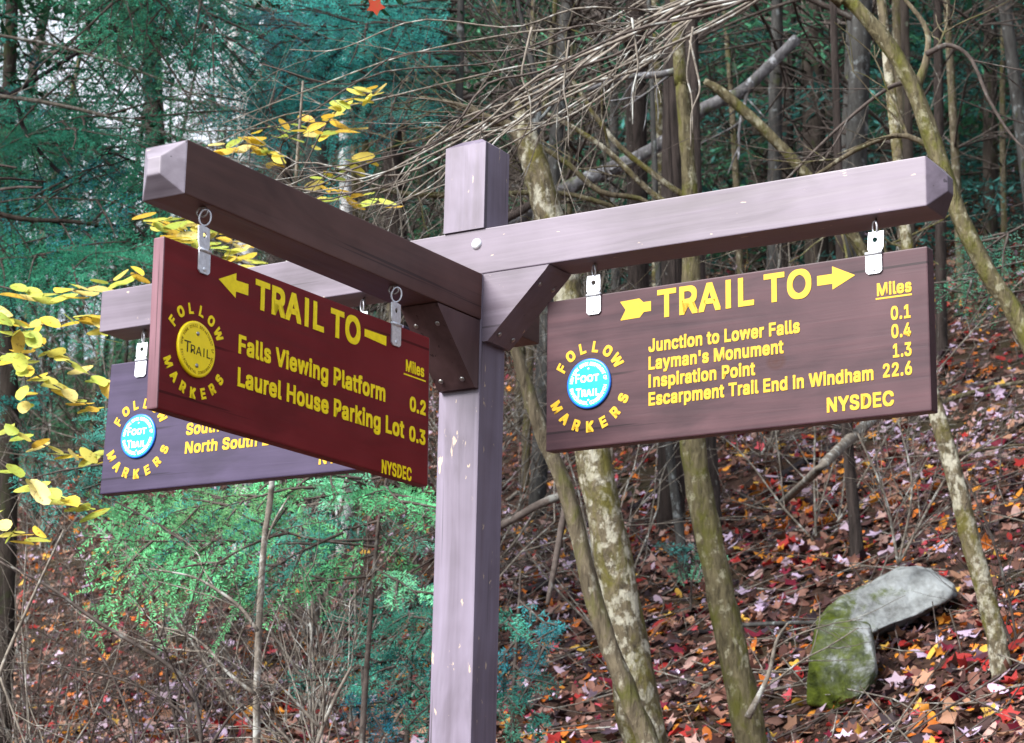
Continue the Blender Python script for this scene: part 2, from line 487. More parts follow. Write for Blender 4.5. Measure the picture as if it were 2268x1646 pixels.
def extr(q, v2, f, z0, z1, fr, pos2):
    """flat glyph faces pushed from z0 to z1 along the board normal"""
    o, a, b, n = fr
    w = pos2(v2)
    top = o+a*w[:, :1]+b*w[:, 1:2]+n*(z1+v2[:, 2:3]*5e-5)
    edges = {}
    for p in f:
        for i in range(len(p)):
            e = (p[i], p[(i+1) % len(p)]); k = (min(e), max(e)); edges.setdefault(k, []).append(e)
    m = len(v2)
    side = [(e[0][1], e[0][0], e[0][0]+m, e[0][1]+m) for k, e in edges.items() if len(e) == 1]
    q.add(np.vstack([top, top-n*(z1-z0)]), list(f)+side)

def line(q, fr, s, x0, x1, y, cap, bold=0.03, z=(0, .0006)):
    v, f = text_mesh(s, bold)
    mn, mx = v[:, 0].min(), v[:, 0].max()
    sx = (x1-x0)/(mx-mn); sy = cap/(CAPH+2*bold)
    extr(q, v, f, z[0], z[1], fr, lambda w: np.column_stack([x0+(w[:, 0]-mn)*sx, y+(w[:, 1]+bold)*sy]))

def arc(q, fr, s, cx, cy, rb, rt, a0, a1, bold=0.03, bottom=False, wid=1.0, z=(0, .0006)):
    """letters round a circle from angle a0 to a1 (degrees), baseline radius rb, top radius rt"""
    n = len(s)
    for k, ch in enumerate(s):
        if ch == ' ': continue
        w0 = R(a0+(a1-a0)*k/(n-1)) if n > 1 else R(a0)
        v, f = text_mesh(ch, bold)
        cap = abs(rt-rb); sc = cap/(CAPH+2*bold)
        mx = (v[:, 0].min()+v[:, 0].max())/2
        if bottom: up = -np.array([math.cos(w0), math.sin(w0)])
        else: up = np.array([math.cos(w0), math.sin(w0)])
        rt2 = np.array([up[1], -up[0]])
        org = np.array([cx, cy])+np.array([math.cos(w0), math.sin(w0)])*rb
        extr(q, v, f, z[0], z[1], fr, lambda w: org+np.outer((w[:, 0]-mx)*sc*wid, rt2)+np.outer((w[:, 1]+bold)*sc, up))

def shape(q, fr, poly, z=(0, .0006)):
    o, a, b, n = fr
    q.prism(poly, a, b, z[1]-z[0], o+n*z[0], n)

def sign_frame(center, yaw, roll, sw, ex, en):
    ez = np.array([0, 0, 1.0]); ex = np.array(ex, float); en = np.array(en, float)
    ex2 = ex*math.cos(yaw)+en*math.sin(yaw); en2 = -ex*math.sin(yaw)+en*math.cos(yaw)
    ez2 = ez*math.cos(sw)+en2*math.sin(sw); en3 = en2*math.cos(sw)-ez*math.sin(sw)
    a = ex2*math.cos(roll)+ez2*math.sin(roll); b = -ex2*math.sin(roll)+ez2*math.cos(roll)
    return np.array([0.0, 0, 0]), a, b, en3

I3 = (np.zeros(3), np.array([1.0, 0, 0]), np.array([0, 0, 1.0]), np.array([0, -1.0, 0]))   # board frame in its own object space
def sign_root(name, center, yaw, roll, sw, ex, en, label):
    """an Empty at the middle of the board's face whose x runs along the board, z up it and -y out of its face"""
    o, a, b, n = sign_frame(center, yaw, roll, sw, ex, en)
    r = empty(name, (0, 0, 0), label, 'sign')
    m = Matrix(((a[0], -n[0], b[0], center[0]), (a[1], -n[1], b[1], center[1]), (a[2], -n[2], b[2], center[2]+Z), (0, 0, 0, 1)))
    r.matrix_world = m
    return r

def hanger(root, x, ybot, ytop, ytab, beam, w=0.033, tilt=0.0, hole=True):
    """galvanised strap: lower leaf screwed on the board, upper leaf with a hole, ring and eye above it"""
    q = MB(); h = w/2; c = 0.005
    o, a, b, n = I3
    q.prism([(x-h+c, ybot), (x+h-c, ybot), (x+h, ybot+c), (x+h, ytop), (x-h, ytop), (x-h, ybot+c)], a, b, 0.0028, o+n*0.0005, n)
    # upper leaf a ring-shaped plate round its hole
    cx, cy = x+tilt*0.5, max(ytop+(ytab-ytop)*0.62, ytab-0.016)
    out = []; inn = []
    K = 16; yt, yb = ytab, ytop-0.0005; hw = h*0.97
    for k in range(K):
        w0 = 2*math.pi*k/K; dx, dy = math.cos(w0), math.sin(w0)
        tt = min([hw/abs(dx) if abs(dx) > 1e-6 else 9, ((yt-cy) if dy > 0 else (cy-yb))/abs(dy) if abs(dy) > 1e-6 else 9])
        out.append((cx+dx*tt+tilt*((cy+dy*tt)-ytop)*8, cy+dy*tt)); inn.append((cx+dx*0.0052, cy+dy*0.0052))
    P = lambda p, z: o+a*p[0]+b*p[1]+n*z
    v = [P(p, .0042) for p in out]+[P(p, .0042) for p in inn]+[P(p, .0014) for p in out]+[P(p, .0014) for p in inn]
    f = []
    for k in range(K):
        j = (k+1) % K
        f += [(k, j, K+j, K+k), (2*K+j, 2*K+k, 3*K+k, 3*K+j), (j, k, 2*K+k, 2*K+j), (K+k, K+j, 3*K+j, 3*K+k)]
    q.add(v, f)
    # hinge barrel on the board's top edge
    q.tube([P((x-h, ytop), .003), P((x+h, ytop), .003)], 0.0036, 10)
    hp = q.build('hanger_strap', M['zinc'], root)
    dome(P((x, ybot+0.008), .0033), n, 0.0042, 0.0016, 'screw', M['zinc'], hp)
    ring = MB(); cyr = ytab+(beam-ytab)*0.25; rr = max(0.0095, (beam-cy)*0.27)
    cz = max(cy+rr*0.86, beam-.006-rr*1.0)
    pts = [P((cx+math.cos(w)*rr*0.62, cz+math.sin(w)*rr), .0028+0.006*math.sin(w*1+1.2)) for w in np.linspace(0, 2*math.pi, 21)]
    ring.tube(pts, 0.0017, 8, caps=False); ring.build('ring', M['zinc'], hp)
    eye = MB(); ez = cz+rr*0.75
    pts = [P((cx+math.cos(w)*0.0035, ez+math.sin(w)*0.0085), -.004+math.cos(w)*0.009) for w in np.linspace(-math.pi/2, 1.45*math.pi, 18)]
    pts += [P((cx, beam+0.012), -0.004)]
    eye.tube(pts, 0.0019, 8); eye.build('screw_eye', M['steel'], hp)

def disc(root, cx, cy, r, face, rim, name, label=None):
    o, a, b, n = I3
    q = MB(); v = []; rows = ((r, 0.0005), (r, .003), (r-.0022, .0048), (r-.0045, .0044)); K = 48
    for rr, z in rows:
        for k in range(K):
            w = 2*math.pi*k/K; v.append(o+a*(cx+math.cos(w)*rr)+b*(cy+math.sin(w)*rr)+n*z)
    for i in range(3):
        for k in range(K):
            q_ = (k+1) % K
            q.f.append([i*K+k, i*K+q_, (i+1)*K+q_, (i+1)*K+k]); q.smooth.append(i > 0); q.mi.append(1)
    q.f.append([3*K+k for k in range(K)]); q.smooth.append(False); q.mi.append(0)
    q.v.append(np.array(v)); q.n += len(v)
    d = q.build(name, [face, rim], root)
    if label: d['label'] = label
    return d

def blue_disc(root, cx, cy):
    d = disc(root, cx, cy, 0.0515, M['cyan'], M['blue_rim'], 'trail_marker', 'blue round plastic foot trail marker with white print')
    q = MB(); zz = (.0040, .0050)
    line(q, I3, 'F', cx-.0300, cx-.0205, cy+.0030, .0185, .022, zz); line(q, I3, 'OOT', cx-.0185, cx+.0250, cy+.0030, .0145, .03, zz)
    line(q, I3, 'T', cx-.0290, cx-.0165, cy-.0265, .0185, .022, zz); line(q, I3, 'RAIL', cx-.0155, cx+.0260, cy-.0265, .0145, .03, zz)
    arc(q, I3, 'NEW YORK STATE DEPARTMENT OF', cx, cy, .0365, .0440, 172, 8, .02, False, .92, zz)
    arc(q, I3, 'ENVIRONMENTAL CONSERVATION', cx, cy, .0440, .0365, 193, 347, .02, True, .92, zz)
    q.build('marker_lettering', M['white'], d)
    for dy in (.030, -.0345): dome(np.array([cx, -.0045, cy+dy]), (0, -1, 0), .0026, .0012, 'nail', M['zinc'], d)

def board(root, W, H, T, material, edge=None):
    q = MB(); q.box((-W/2, 0.0, -H/2), (W/2, T, H/2), 0.0028)
    if edge:      # the sawn ends show the board's layers
        allv = np.concatenate(q.v); q.mi = [int(abs(allv[f_][:, 0].mean()) > W/2-0.0022) for f_ in q.f]
        material = [material, edge]
    return q.build('board', material, root)

# --- right-hand board ------------------------------------------------
def lines(root, paint, name, rows):
    for (txt, x0, x1, y, cap, bold) in rows:
        q = MB(); line(q, I3, txt, x0, x1, y, cap, bold); q.build(name, paint, root)
def plate(root, paint, name, poly):
    q = MB(); shape(q, I3, poly); q.build(name, paint, root)
def ring_words(root, paint, cx, cy, top, bot, bold):
    for txt, (rb, rt, a0, a1), low in (('FOLLOW', top, False), ('MARKERS', bot, True)):
        q = MB(); arc(q, I3, txt, cx, cy, rb, rt, a0, a1, bold, low, .96); q.build('curved_lettering', paint, root)
YD = M['yellow_dimmed']
sr = sign_root('trail_sign', (0.5418, 0.045, -0.2229), 0.0271, -0.0040, 0.0208, (1, 0, 0), (0, -1, 0),
               'plum brown sign board with right arrow and four destinations')
board(sr, 0.834, 0.3115, 0.030, M['board_plum'])
lines(sr, YD, 'heading_lettering', [('TRAIL', -.1571, .0578, .0890, .0575, .024), ('TO', .0791, .1801, .0890, .0575, .024)])
plate(sr, YD, 'arrow_tail', [(-.2427, .1335), (-.1985, .1350), (-.1890, .1262), (-.1716, .1262), (-.1716, .1060), (-.1880, .1060), (-.1975, .0958), (-.2420, .0950), (-.2300, .1155)])
plate(sr, YD, 'arrow_head', [(.1923, .1282), (.2240, .1282), (.2240, .1430), (.2712, .1195), (.2240, .0975), (.2240, .1090), (.1923, .1090)])
lines(sr, YD, 'destination_lettering', [(t_, -.1770, x1, y, .0268, .029) for t_, x1, y in (('Junction to Lower Falls', .1545, .0222), ("Layman's Monument", .1197, -.0138), ('Inspiration Point', .0586, -.0500), ('Escarpment Trail End in Windham', .3040, -.0862))])
lines(sr, YD, 'mileage_lettering', [(t_, x0, .3810, y, .0262, .024) for t_, x0, y in (('0.1', .3418, .0232), ('0.4', .3420, -.0115), ('1.3', .3440, -.0486), ('22.6', .3232, -.0842))]+[('Miles', .3150, .3843, .0725, .0248, .027)])
plate(sr, YD, 'underline', [(.3121, .0660), (.3846, .0660), (.3846, .0692), (.3121, .0692)])
lines(sr, YD, 'agency_lettering', [('NYSDEC', .2080, .3436, -.1385, .0285, .028)])
ring_words(sr, YD, -.3140, -.0275, (.0650, .0880, 149, 33), (.0985, .0755, 207, 335), .042)
blue_disc(sr, -.3140, -.0270)
hanger(sr, -.3037, .1150, .1560, .1960, .2229)
hanger(sr, .3105, .1165, .1560, .1970, .2229, tilt=0.008)

# --- red board coming towards the camera on the left ------------------
YL = M['yellow']
sl_ = sign_root('trail_sign', (-0.0100, -0.5711, -0.3289), 0.0135, 0.0027, -0.0188, (0, 1, 0), (1, 0, 0),
                'oxblood red sign board with left arrow and yellow round marker')
board(sl_, 0.7946, 0.3006, 0.024, M['board_red'], M['board_edge'])
lines(sl_, YL, 'heading_lettering', [('TRAIL', -.1505, .0514, .0815, .0545, .029), ('TO', .0719, .1651, .0810, .0545, .029)])
plate(sl_, YL, 'arrow_head', [(-.2520, .1100), (-.2045, .1325), (-.2045, .1195), (-.1704, .1205), (-.1704, .0998), (-.2045, .0990), (-.2045, .0870)])
plate(sl_, YL, 'arrow_shaft', [(.1787, .1186), (.2492, .1196), (.2492, .1005), (.1787, .1040)])
lines(sl_, YL, 'destination_lettering', [('Falls Viewing Platform', -.1920, .2488, -.0108, .0345, .027), ('Laurel House Parking Lot', -.1915, .3130, -.0700, .0345, .027)])
lines(sl_, YL, 'mileage_lettering', [('0.2', .3308, .3848, -.0115, .0295, .029), ('0.3', .3304, .3848, -.0710, .0300, .029), ('Miles', .3156, .3775, .0648, .0235, .024)])
plate(sl_, YL, 'underline', [(.3092, .0568), (.3838, .0568), (.3838, .0596), (.3092, .0596)])
lines(sl_, YL, 'agency_lettering', [('NYSDEC', .2416, .3398, -.1505, .0265, .024)])
ring_words(sl_, YL, -.3066, -.0295, (.0615, .0810, 148, 34), (.0865, .0670, 208, 329), .038)
d = disc(sl_, -.3066, -.0293, 0.0492, M['yellow_disc'], M['yellow_disc'], 'trail_marker', 'yellow round plastic trail marker with black print')
q = MB(); zz = (.0040, .0050)
line(q, I3, 'T', -.3400, -.3235, -.0395, .0200, .008, zz); line(q, I3, 'RAIL', -.3230, -.2715, -.0395, .0155, .012, zz)
q.build('marker_lettering', M['black'], d)
q = MB(); arc(q, I3, 'NEW YORK STATE DEPARTMENT OF', -.3066, -.0293, .0380, .0430, 176, 4, .0, False, .80, zz)
arc(q, I3, 'ENVIRONMENTAL CONSERVATION', -.3066, -.0293, .0430, .0380, 193, 347, .0, True, .80, zz)
q.build('marker_lettering', M['faint'], d)
for dy in (.0275, -.0290): dome(np.array([-.3060, -.0045, -.0293+dy]), (0, -1, 0), .0040, .0020, 'nail', M['steel'], d)
hanger(sl_, -.2940, .1085, .1503, .1930, .2299, w=.0300, tilt=-.006)
hanger(sl_, .2790, .1065, .1503, .1930, .2299, w=.0300, tilt=-.004)

# --- board at the back left -------------------------------------------
sb = sign_root('trail_sign', (-0.6301, 0.0318, -0.2267), -0.0005, -0.0056, -0.0274, (1, 0, 0), (0, -1, 0),
               'violet brown sign board half hidden behind the red board')
board(sb, 0.820, 0.3066, 0.030, M['board_blue'])
lines(sb, YD, 'destination_lettering', [('South Lake', -.1678, .0180, -.0368, .0275, .029), ('North South Lake', -.1670, .1300, -.0795, .0275, .029)])
lines(sb, YD, 'agency_lettering', [('NYSDEC', .2080, .3436, -.1345, .0285, .028)])
ring_words(sb, YD, -.3065, -.0270, (.0650, .0880, 149, 33), (.0985, .0755, 207, 335), .042)
blue_disc(sb, -.3065, -.0270)
hanger(sb, -.3165, .1130, .1535, .1935, .2267)
hanger(sb, .3000, .1130, .1535, .1935, .2267)
#FOREST
# ------------------------------------------------------------------ the hillside
def soil_mat():
    m, t, b = mat('leaf_mould', 0.95, 0.1)
    v = coords(t)
    c = ramp(t, noise(t, v, 9, 6, .7), [(.25, (.012, .008, .007)), (.5, (.045, .026, .020)), (.75, (.10, .058, .042))])
    c = mix(t, ramp(t, noise(t, v, 0.9, 4), [(.45, (0, 0, 0)), (.7, (.6, .6, .6))]), c, (.025, .032, .012))
    t.links.new(c, b.inputs['Base Color']); bump(t, b, noise(t, v, 14, 6, .7), .9, .05)
    return m
M['soil'] = soil_mat()
def axis_steps(a, b, fine0, fine1, h, H):
    r = [fine0]
    while r[-1] < fine1: r.append(r[-1]+h)
    st = h
    while r[-1] < b: st = min(st*1.15, H); r.append(r[-1]+st)
    st = h; l = [fine0]
    while l[-1] > a: st = min(st*1.15, H); l.append(l[-1]-st)
    return np.array(l[:0:-1]+r)
Fa = axis_steps(-400, 700, 2, 32, 0.22, 30); La = axis_steps(-450, 450, -9, 8, 0.22, 30)
FF, LL = np.meshgrid(Fa, La, indexing='ij')
zz_ = ground_FL(FF, LL)
gv = np.stack([CAM[0]+FH[0]*FF+RH[0]*LL, CAM[1]+FH[1]*FF+RH[1]*LL, zz_], -1).reshape(-1, 3)
nL = len(La); ii, jj = np.meshgrid(np.arange(len(Fa)-1), np.arange(nL-1), indexing='ij')
gf = np.stack([ii*nL+jj, ii*nL+jj+1, (ii+1)*nL+jj+1, (ii+1)*nL+jj], -1).reshape(-1, 4)
g = raw_mesh('ground', gv, gf, M['soil']); tag(g, 'wooded hillside of brown leaf mould rising behind the signpost', 'ground', kind='structure')
g.data.polygons.foreach_set('use_smooth', np.ones(len(gf), bool))

# ------------------------------------------------------------------ fallen leaves (nobody could count them)
PAL = np.array([(.085,.040,.030), (.13,.062,.042), (.055,.028,.024), (.19,.10,.070), (.30,.20,.16), (.37,.29,.33), (.42,.34,.43),
                (.40,.115,.016), (.48,.20,.022), (.27,.022,.018), (.14,.012,.026), (.52,.33,.05), (.30,.17,.10), (.40,.06,.07), (.030,.020,.022), (.52,.45,.55)])
PW_ = np.array([15, 16, 13, 13, 8, 6, 4, 6, 4.5, 6.5, 6, 2.4, 9, 1.2, 13, 1.6]); PW_ = PW_/PW_.sum()
M['litter'] = leaf_mat('fallen_leaf', transl=0.12, rough=0.6, spec=0.18)
_star = []
for k in range(10):       # five-lobed outline
    w = math.pi*2*k/10; _star.append((math.sin(w)*(1 if k % 2 == 0 else .56), math.cos(w)*(1 if k % 2 == 0 else .56)))
_oval = [(math.copysign(abs(math.sin(2*math.pi*k/10))**1.25, math.sin(2*math.pi*k/10))*.47, math.cos(2*math.pi*k/10)) for k in range(10)]
def leaves_at(P, nrm, size, cols, name, material, parent=None, oval=0.45, tiltamp=0.7, direction=None, curl=0.35):
    """one mesh of flat leaves: a ten-gon folded down its middle at each point"""
    n = len(P)
    rnd = rng.normal(size=(n, 3))
    nn = nrm+rnd*tiltamp*0.5; nn /= np.linalg.norm(nn, axis=1)[:, None]
    d = rng.normal(size=(n, 3)) if direction is None else direction
    a = np.cross(nn, d); a /= np.linalg.norm(a, axis=1)[:, None]+1e-9; b = np.cross(a, nn)
    sh = np.where((rng.random(n) < oval)[:, None, None], np.array(_oval)[None], np.array(_star)[None])
    cu = (rng.random(n)*2-.6)*curl
    x, y = sh[:, :, 0], sh[:, :, 1]
    zc = np.abs(x)*cu[:, None]*1.2+(y**2)*cu[::-1][:, None]*.5
    v = P[:, None, :]+(a[:, None, :]*x[:, :, None]+b[:, None, :]*y[:, :, None]+nn[:, None, :]*zc[:, :, None])*size[:, None, None]
    base_ = np.arange(n)[:, None]*10
    # two halves either side of the midrib (vertices 0 and 5)
    f = np.concatenate([base_+np.array([[0, 1, 2, 3, 4, 5]]), base_+np.array([[5, 6, 7, 8, 9, 0]])], 0)
    return raw_mesh(name, v.reshape(-1, 3), f, material, parent, np.concatenate([cols, cols], 0))
def litter(n, F0, F1, spread, s0, s1, pw):
    F = F0*(F1/F0)**(rng.random(n)**pw)
    L = (rng.random(n)*2-1)*(F*0.227*spread+0.6)
    x, y = CAM[0]+FH[0]*F+RH[0]*L, CAM[1]+FH[1]*F+RH[1]*L
    z = ground_xy(x, y)+rng.random(n)*0.035
    e = .05; gx = (ground_xy(x+e, y)-ground_xy(x-e, y))/(2*e); gy = (ground_xy(x, y+e)-ground_xy(x, y-e))/(2*e)
    return np.stack([x, y, z], 1), np.stack([-gx, -gy, np.ones(n)], 1), s0+(s1-s0)*rng.random(n)**1.9
def leaf_cols(P):
    k = rng.choice(len(PAL), len(P), p=PW_)
    # drifts: patches of one kind of leaf
    b = bumps(P[:, 0], P[:, 1], 1.1)
    k = np.where((b > .28) & (rng.random(len(P)) < .4), rng.choice([4, 5, 6, 12], len(P)), k)
    k = np.where((b < -.28) & (rng.random(len(P)) < .35), rng.choice([0, 7, 9, 2], len(P)), k)
    return PAL[k]*(0.80+0.55*rng.random((len(P), 1)))*np.array([1.0, .96, 1.05])
A_ = litter(40000, 5.2, 14, 1.25, .012, .056, 1.0); B_ = litter(36000, 11, 34, 1.15, .016, .058, .8)
LP = np.vstack([A_[0], B_[0]]); LN = np.vstack([A_[1], B_[1]]); LS = np.concatenate([A_[2], B_[2]])
o = leaves_at(LP, LN, LS, leaf_cols(LP), 'fallen_leaves', M['litter'], tiltamp=.9, oval=.4, curl=.6)
tag(o, 'brown, orange, red and pale fallen leaves covering the hillside', 'leaf litter', kind='stuff')

# ------------------------------------------------------------------ bark and foliage
M['bark_lichen'] = bark_mat('pale_lichened_bark', (.155, .130, .085), (.030, .025, .017), (.36, .35, .28), (.105, .095, .026), .53, .54, 2.2, 38, 1.0)
M['bark_olive'] = bark_mat('olive_bark', (.145, .122, .082), (.040, .032, .022), (.27, .26, .20), (.080, .080, .024), .60, .56, 4.0, 36, 1.0)
M['bark_moss'] = bark_mat('mossy_bark', (.15, .13, .075), (.040, .034, .020), (.28, .27, .19), (.092, .092, .022), .60, .54, 3.5, 40, 1.0)
M['bark_grey'] = bark_mat('grey_bark', (.075, .075, .072), (.020, .019, .019), (.18, .20, .205), (.07, .08, .03), .62, .66, 4.0, 22)
M['bark_brown'] = bark_mat('furrowed_brown_bark', (.058, .046, .042), (.012, .010, .009), (.17, .17, .16), None, .68, .6, 7.0, 30, 1.0)
M['bark_dark'] = bark_mat('dark_bark', (.055, .045, .038), (.014, .011, .010), (.10, .12, .09), (.035, .05, .015), .66, .62, 5.0, 22)
M['bark_white'] = bark_mat('white_bark', (.42, .43, .43), (.13, .12, .11), (.55, .57, .58), (.12, .14, .06), .5, .68, 1.2, 26, .4)
M['twig'] = bark_mat('pale_twig_bark', (.20, .178, .150), (.06, .052, .044), (.34, .35, .33), None, .58, .6, 1.0, 30, .2)
M['twig_dark'] = bark_mat('dark_twig_bark', (.095, .078, .070), (.032, .026, .023), (.16, .165, .155), None, .62, .6, 1.0, 30, .2)
M['dead_white'] = bark_mat('bleached_dead_wood', (.19, .19, .20), (.045, .04, .04), (.40, .42, .45), (.09, .11, .04), .60, .62, 3.0, 26, .8)
M['dead_dark'] = bark_mat('wet_black_wood', (.030, .025, .028), (.008, .007, .008), (.06, .055, .06), None, .62, .6, 4.0, 20)
M['needle'] = leaf_mat('hemlock_needles', transl=.25, rough=.55, spec=.10)
M['leaf'] = leaf_mat('autumn_leaf', spots=True, transl=.38, rough=.5, spec=.35)

def stems(q, pts, w, n=18, sides=9, rough=.10, wob=0.0, bury=False):
    """a limb through world points pts (k,3), radii w (k,)"""
    p = np.column_stack([np.asarray(pts, float), np.asarray(w, float)])
    s = spline(p, n)
    if wob:
        s[1:-1, :3] += np.cumsum(rng.normal(size=(n-2, 3)), 0)*wob*0.4*np.minimum(1, np.linspace(3, .2, n-2))[:, None]/3
    q.tube(s[:, :3], np.maximum(s[:, 3], .0008), sides, True, rough)
    return s
def px_limb(q, spec, d, n=18, sides=9, rough=.1, wob=0.0):
    """spec: (px, py, width in px) triples seen at F=d, or (px, py, width, F)"""
    pts = []; w = []
    for e in spec:
        F = e[3] if len(e) > 3 else d
        pts.append(at(e[0], e[1], F)); w.append(e[2]*.5/FPX*F*1.02)
    return stems(q, pts, w, n, sides, rough, wob)
def root_down(spec, d):
    """continue the last leg of a trunk down into the ground"""
    e0, e1 = spec[-2], spec[-1]; F = e1[3] if len(e1) > 3 else d
    p0, p1 = at(e0[0], e0[1], e0[3] if len(e0) > 3 else d), at(e1[0], e1[1], F)
    t = (p1-p0); t = t/np.linalg.norm(t); t = t*0.6+np.array([0, 0, -.6]); t /= np.linalg.norm(t)
    p = p1.copy(); k = 0
    while p[2] > ground_xy(p[0], p[1])-.12 and k < 200: p = p+t*.05; k += 1
    return p
def trunk_tree(name, label, spec, d, bark, cat='tree', group=None, sides=14, rough=.20, top=2.5, base=True, n=54, flare=1.25):
    """tree standing where its trunk is seen: the trunk goes down into the ground and on up past the picture's edge"""
    pts = []; w = []
    for e in spec:
        F = e[3] if len(e) > 3 else d
        pts.append(at(e[0], e[1], F)); w.append(e[2]*.5/FPX*F)
    if base:
        b = root_down(spec, d)
        if np.linalg.norm(b-pts[-1]) > .08: pts.append(b); w.append(w[-1]*flare)
    else: b = pts[-1]
    if top:
        t = pts[0]-pts[1]; t /= np.linalg.norm(t); t = t*.7+np.array([0, 0, .5])
        pts.insert(0, pts[0]+t*top); w.insert(0, w[0]*.62)
    root = empty(name, b, label, cat, group)
    q = MB(); stems(q, pts, w, n, sides, rough); q.build('trunk', bark, root)
    return root

def twigs(q, p, direction, length, r, depth, spread=.55, n=6, droop=0.0, kids=4, wig=.10):
    """recursive bare twig"""
    d = np.asarray(direction, float); d = d/np.linalg.norm(d)
    pts = [np.asarray(p, float)]; seg = length/n
    for k in range(n):
        d = d+rng.normal(size=3)*wig+np.array([0, 0, -droop]); d /= np.linalg.norm(d); pts.append(pts[-1]+d*seg)
    q.tube(pts, np.linspace(r, r*.45, n+1), 5 if r > .004 else 4, False)
    if depth > 0:
        for k in range(kids):
            i = rng.integers(1, n+1); dd = pts[i]-pts[i-1]; dd /= np.linalg.norm(dd)
            s = rng.normal(size=3); s -= dd*(s@dd); s /= np.linalg.norm(s)
            twigs(q, pts[i], dd+s*spread*(1+rng.random()), length*(.35+.35*rng.random()), r*.55, depth-1, spread, max(3, n-1), droop, kids, wig)

GREENS = [np.array(c) for c in ((.030, .105, .052), (.040, .135, .075), (.022, .075, .045), (.055, .16, .085), (.030, .11, .10))]
def spray(acc, p, d, length, up, needle, gap, tone, width=.5, droop=.25, tgap=None):
    """a flat hemlock branchlet: a curved axis, side twigs in one plane, needles both sides of each. Adds quads to acc"""
    d = d/np.linalg.norm(d); n = max(5, int(length/(tgap or gap*2.2)))
    pts = [p]; dd = d.copy()
    for k in range(n):
        dd = dd+np.array([0, 0, -droop/n])+rng.normal(size=3)*.05; dd /= np.linalg.norm(dd); pts.append(pts[-1]+dd*length/n)
    acc['ax'].append(np.array(pts))
    for k in range(1, n):
        t = pts[k]-pts[k-1]; t /= np.linalg.norm(t)
        s = np.cross(t, up); s /= np.linalg.norm(s)+1e-9
        f = k/n; ll = length*width*(math.sin(math.pi*min(1, f*.85+.15))*.9+.1)*(.4+.9*rng.random())*.62
        for sg in (-1, 1):
            if rng.random() < .18: continue
            sd = t*.75+s*sg+rng.normal(size=3)*.10+np.array([0, 0, -.12]); sd /= np.linalg.norm(sd)
            m = max(3, int(ll/gap)); ts = (np.arange(m)+.4)/m
            c = pts[k]+sd*(ts*ll)[:, None]+np.array([0, 0, -1])*(ts**2*ll*.18)[:, None]
            acc['c'].append(c); acc['sd'].append(np.repeat(sd[None], m, 0))
            nr = np.cross(sd, np.cross(up, sd)); acc['nr'].append(np.repeat((nr/(np.linalg.norm(nr)+1e-9))[None], m, 0))
            acc['s'].append(needle*(.45+.85*rng.random(m))*(1-.35*ts))
            acc['col'].append(np.repeat(tone[None]*(.55+.95*rng.random()), m, 0))
def acc_new(): return {k: [] for k in ('ax', 'c', 'sd', 'nr', 's', 'col')}
def acc_build(acc, name, parent, both=True):
    c = np.vstack(acc['c']); sd = np.vstack(acc['sd']); nr = np.vstack(acc['nr'])+rng.normal(size=c.shape)*.28
    s = np.concatenate(acc['s']); col = np.vstack(acc['col'])*(.8+.4*rng.random((len(c), 1)))
    nr /= np.linalg.norm(nr, axis=1)[:, None]; side = np.cross(sd, nr)
    V = []; C = []
    for sg in (-1, 1):
        dirn = side*sg*.9+sd*.60+rng.normal(size=c.shape)*.30
        wv = sd*.20
        q = np.stack([c-wv*s[:, None]*.6, c+dirn*s[:, None]*.6-wv*s[:, None], c+dirn*s[:, None], c+dirn*s[:, None]*.5+wv*s[:, None]], 1)
        V.append(q.reshape(-1, 3)); C.append(col)
    v = np.vstack(V); f = np.arange(len(v)).reshape(-1, 4)
    return raw_mesh(name, v, f, M['needle'], parent, np.vstack(C))

# ------------------------------------------------------------------ far forest: conifers and bare trees, each a thing of its own
def conifer_proto(h, rad, tone, label, bark, group, lowest=.16, needle=.10, branches=58, tgap=None):
    root = empty('conifer_tree', (0, 0, 0), label, 'tree', group)
    q = MB(); p = [np.array([0, 0, -.6]), np.array([0.03, 0, h*.3]), np.array([.08, .04, h*.65]), np.array([.05, .02, h])]
    stems(q, p, [.07+h*.003, .06+h*.0025, .05, .012], 16, 9, .12)
    for k in range(26):       # dead snags low on the bole
        w = rng.random()*6.28; z0 = h*(.03+.30*rng.random())
        twigs(q, (0, 0, z0), (math.cos(w), math.sin(w), -.05+.3*rng.random()), .5+1.3*rng.random(), .016, 1, .5, 6, .03, 4)
    q.build('trunk', bark, root)
    acc = acc_new()
    for k in range(branches):
        f = lowest+(1-lowest)*(k+.5*rng.random())/branches; w = k*2.4+rng.random()*.6
        L = rad*(1-f)**.7*(.65+.5*rng.random())+.35
        d = np.array([math.cos(w), math.sin(w), .18-.3*(1-f)])
        spray(acc, np.array([.05, .02, h*f]), d, L, np.array([0, 0, 1.0])+rng.normal(size=3)*.15, needle*(.8+.4*(1-f)), needle*.85, tone*(.8+.4*rng.random()), .55, .35, tgap)
    acc_build(acc, 'crown', root)
    return root
def bare_proto(h, label, bark, group, name='bare_tree', n=27, lean=.06, r=.11):
    root = empty(name, (0, 0, 0), label, 'tree', group)
    q = MB(); x, y = rng.normal(size=2)*lean*h
    pts = [np.array([0, 0, -.5]), np.array([x*.2, y*.2, h*.35]), np.array([x*.6, y*.6, h*.7]), np.array([x, y, h])]
    s = stems(q, pts, [r, r*.8, r*.5, r*.12], 16, 8, .12); q.build('trunk', bark, root)
    q = MB()
    for k in range(n):
        i = rng.integers(3, 15); w = rng.random()*6.28; u = .2+.8*rng.random()
        twigs(q, s[i, :3], (math.cos(w), math.sin(w), u), h*(.08+.14*rng.random())*(1.25-i/16), s[i, 3]*.33, 2, .5, 6, .02, 4)
    q.build('crown', M['twig_dark'], root)
    return root
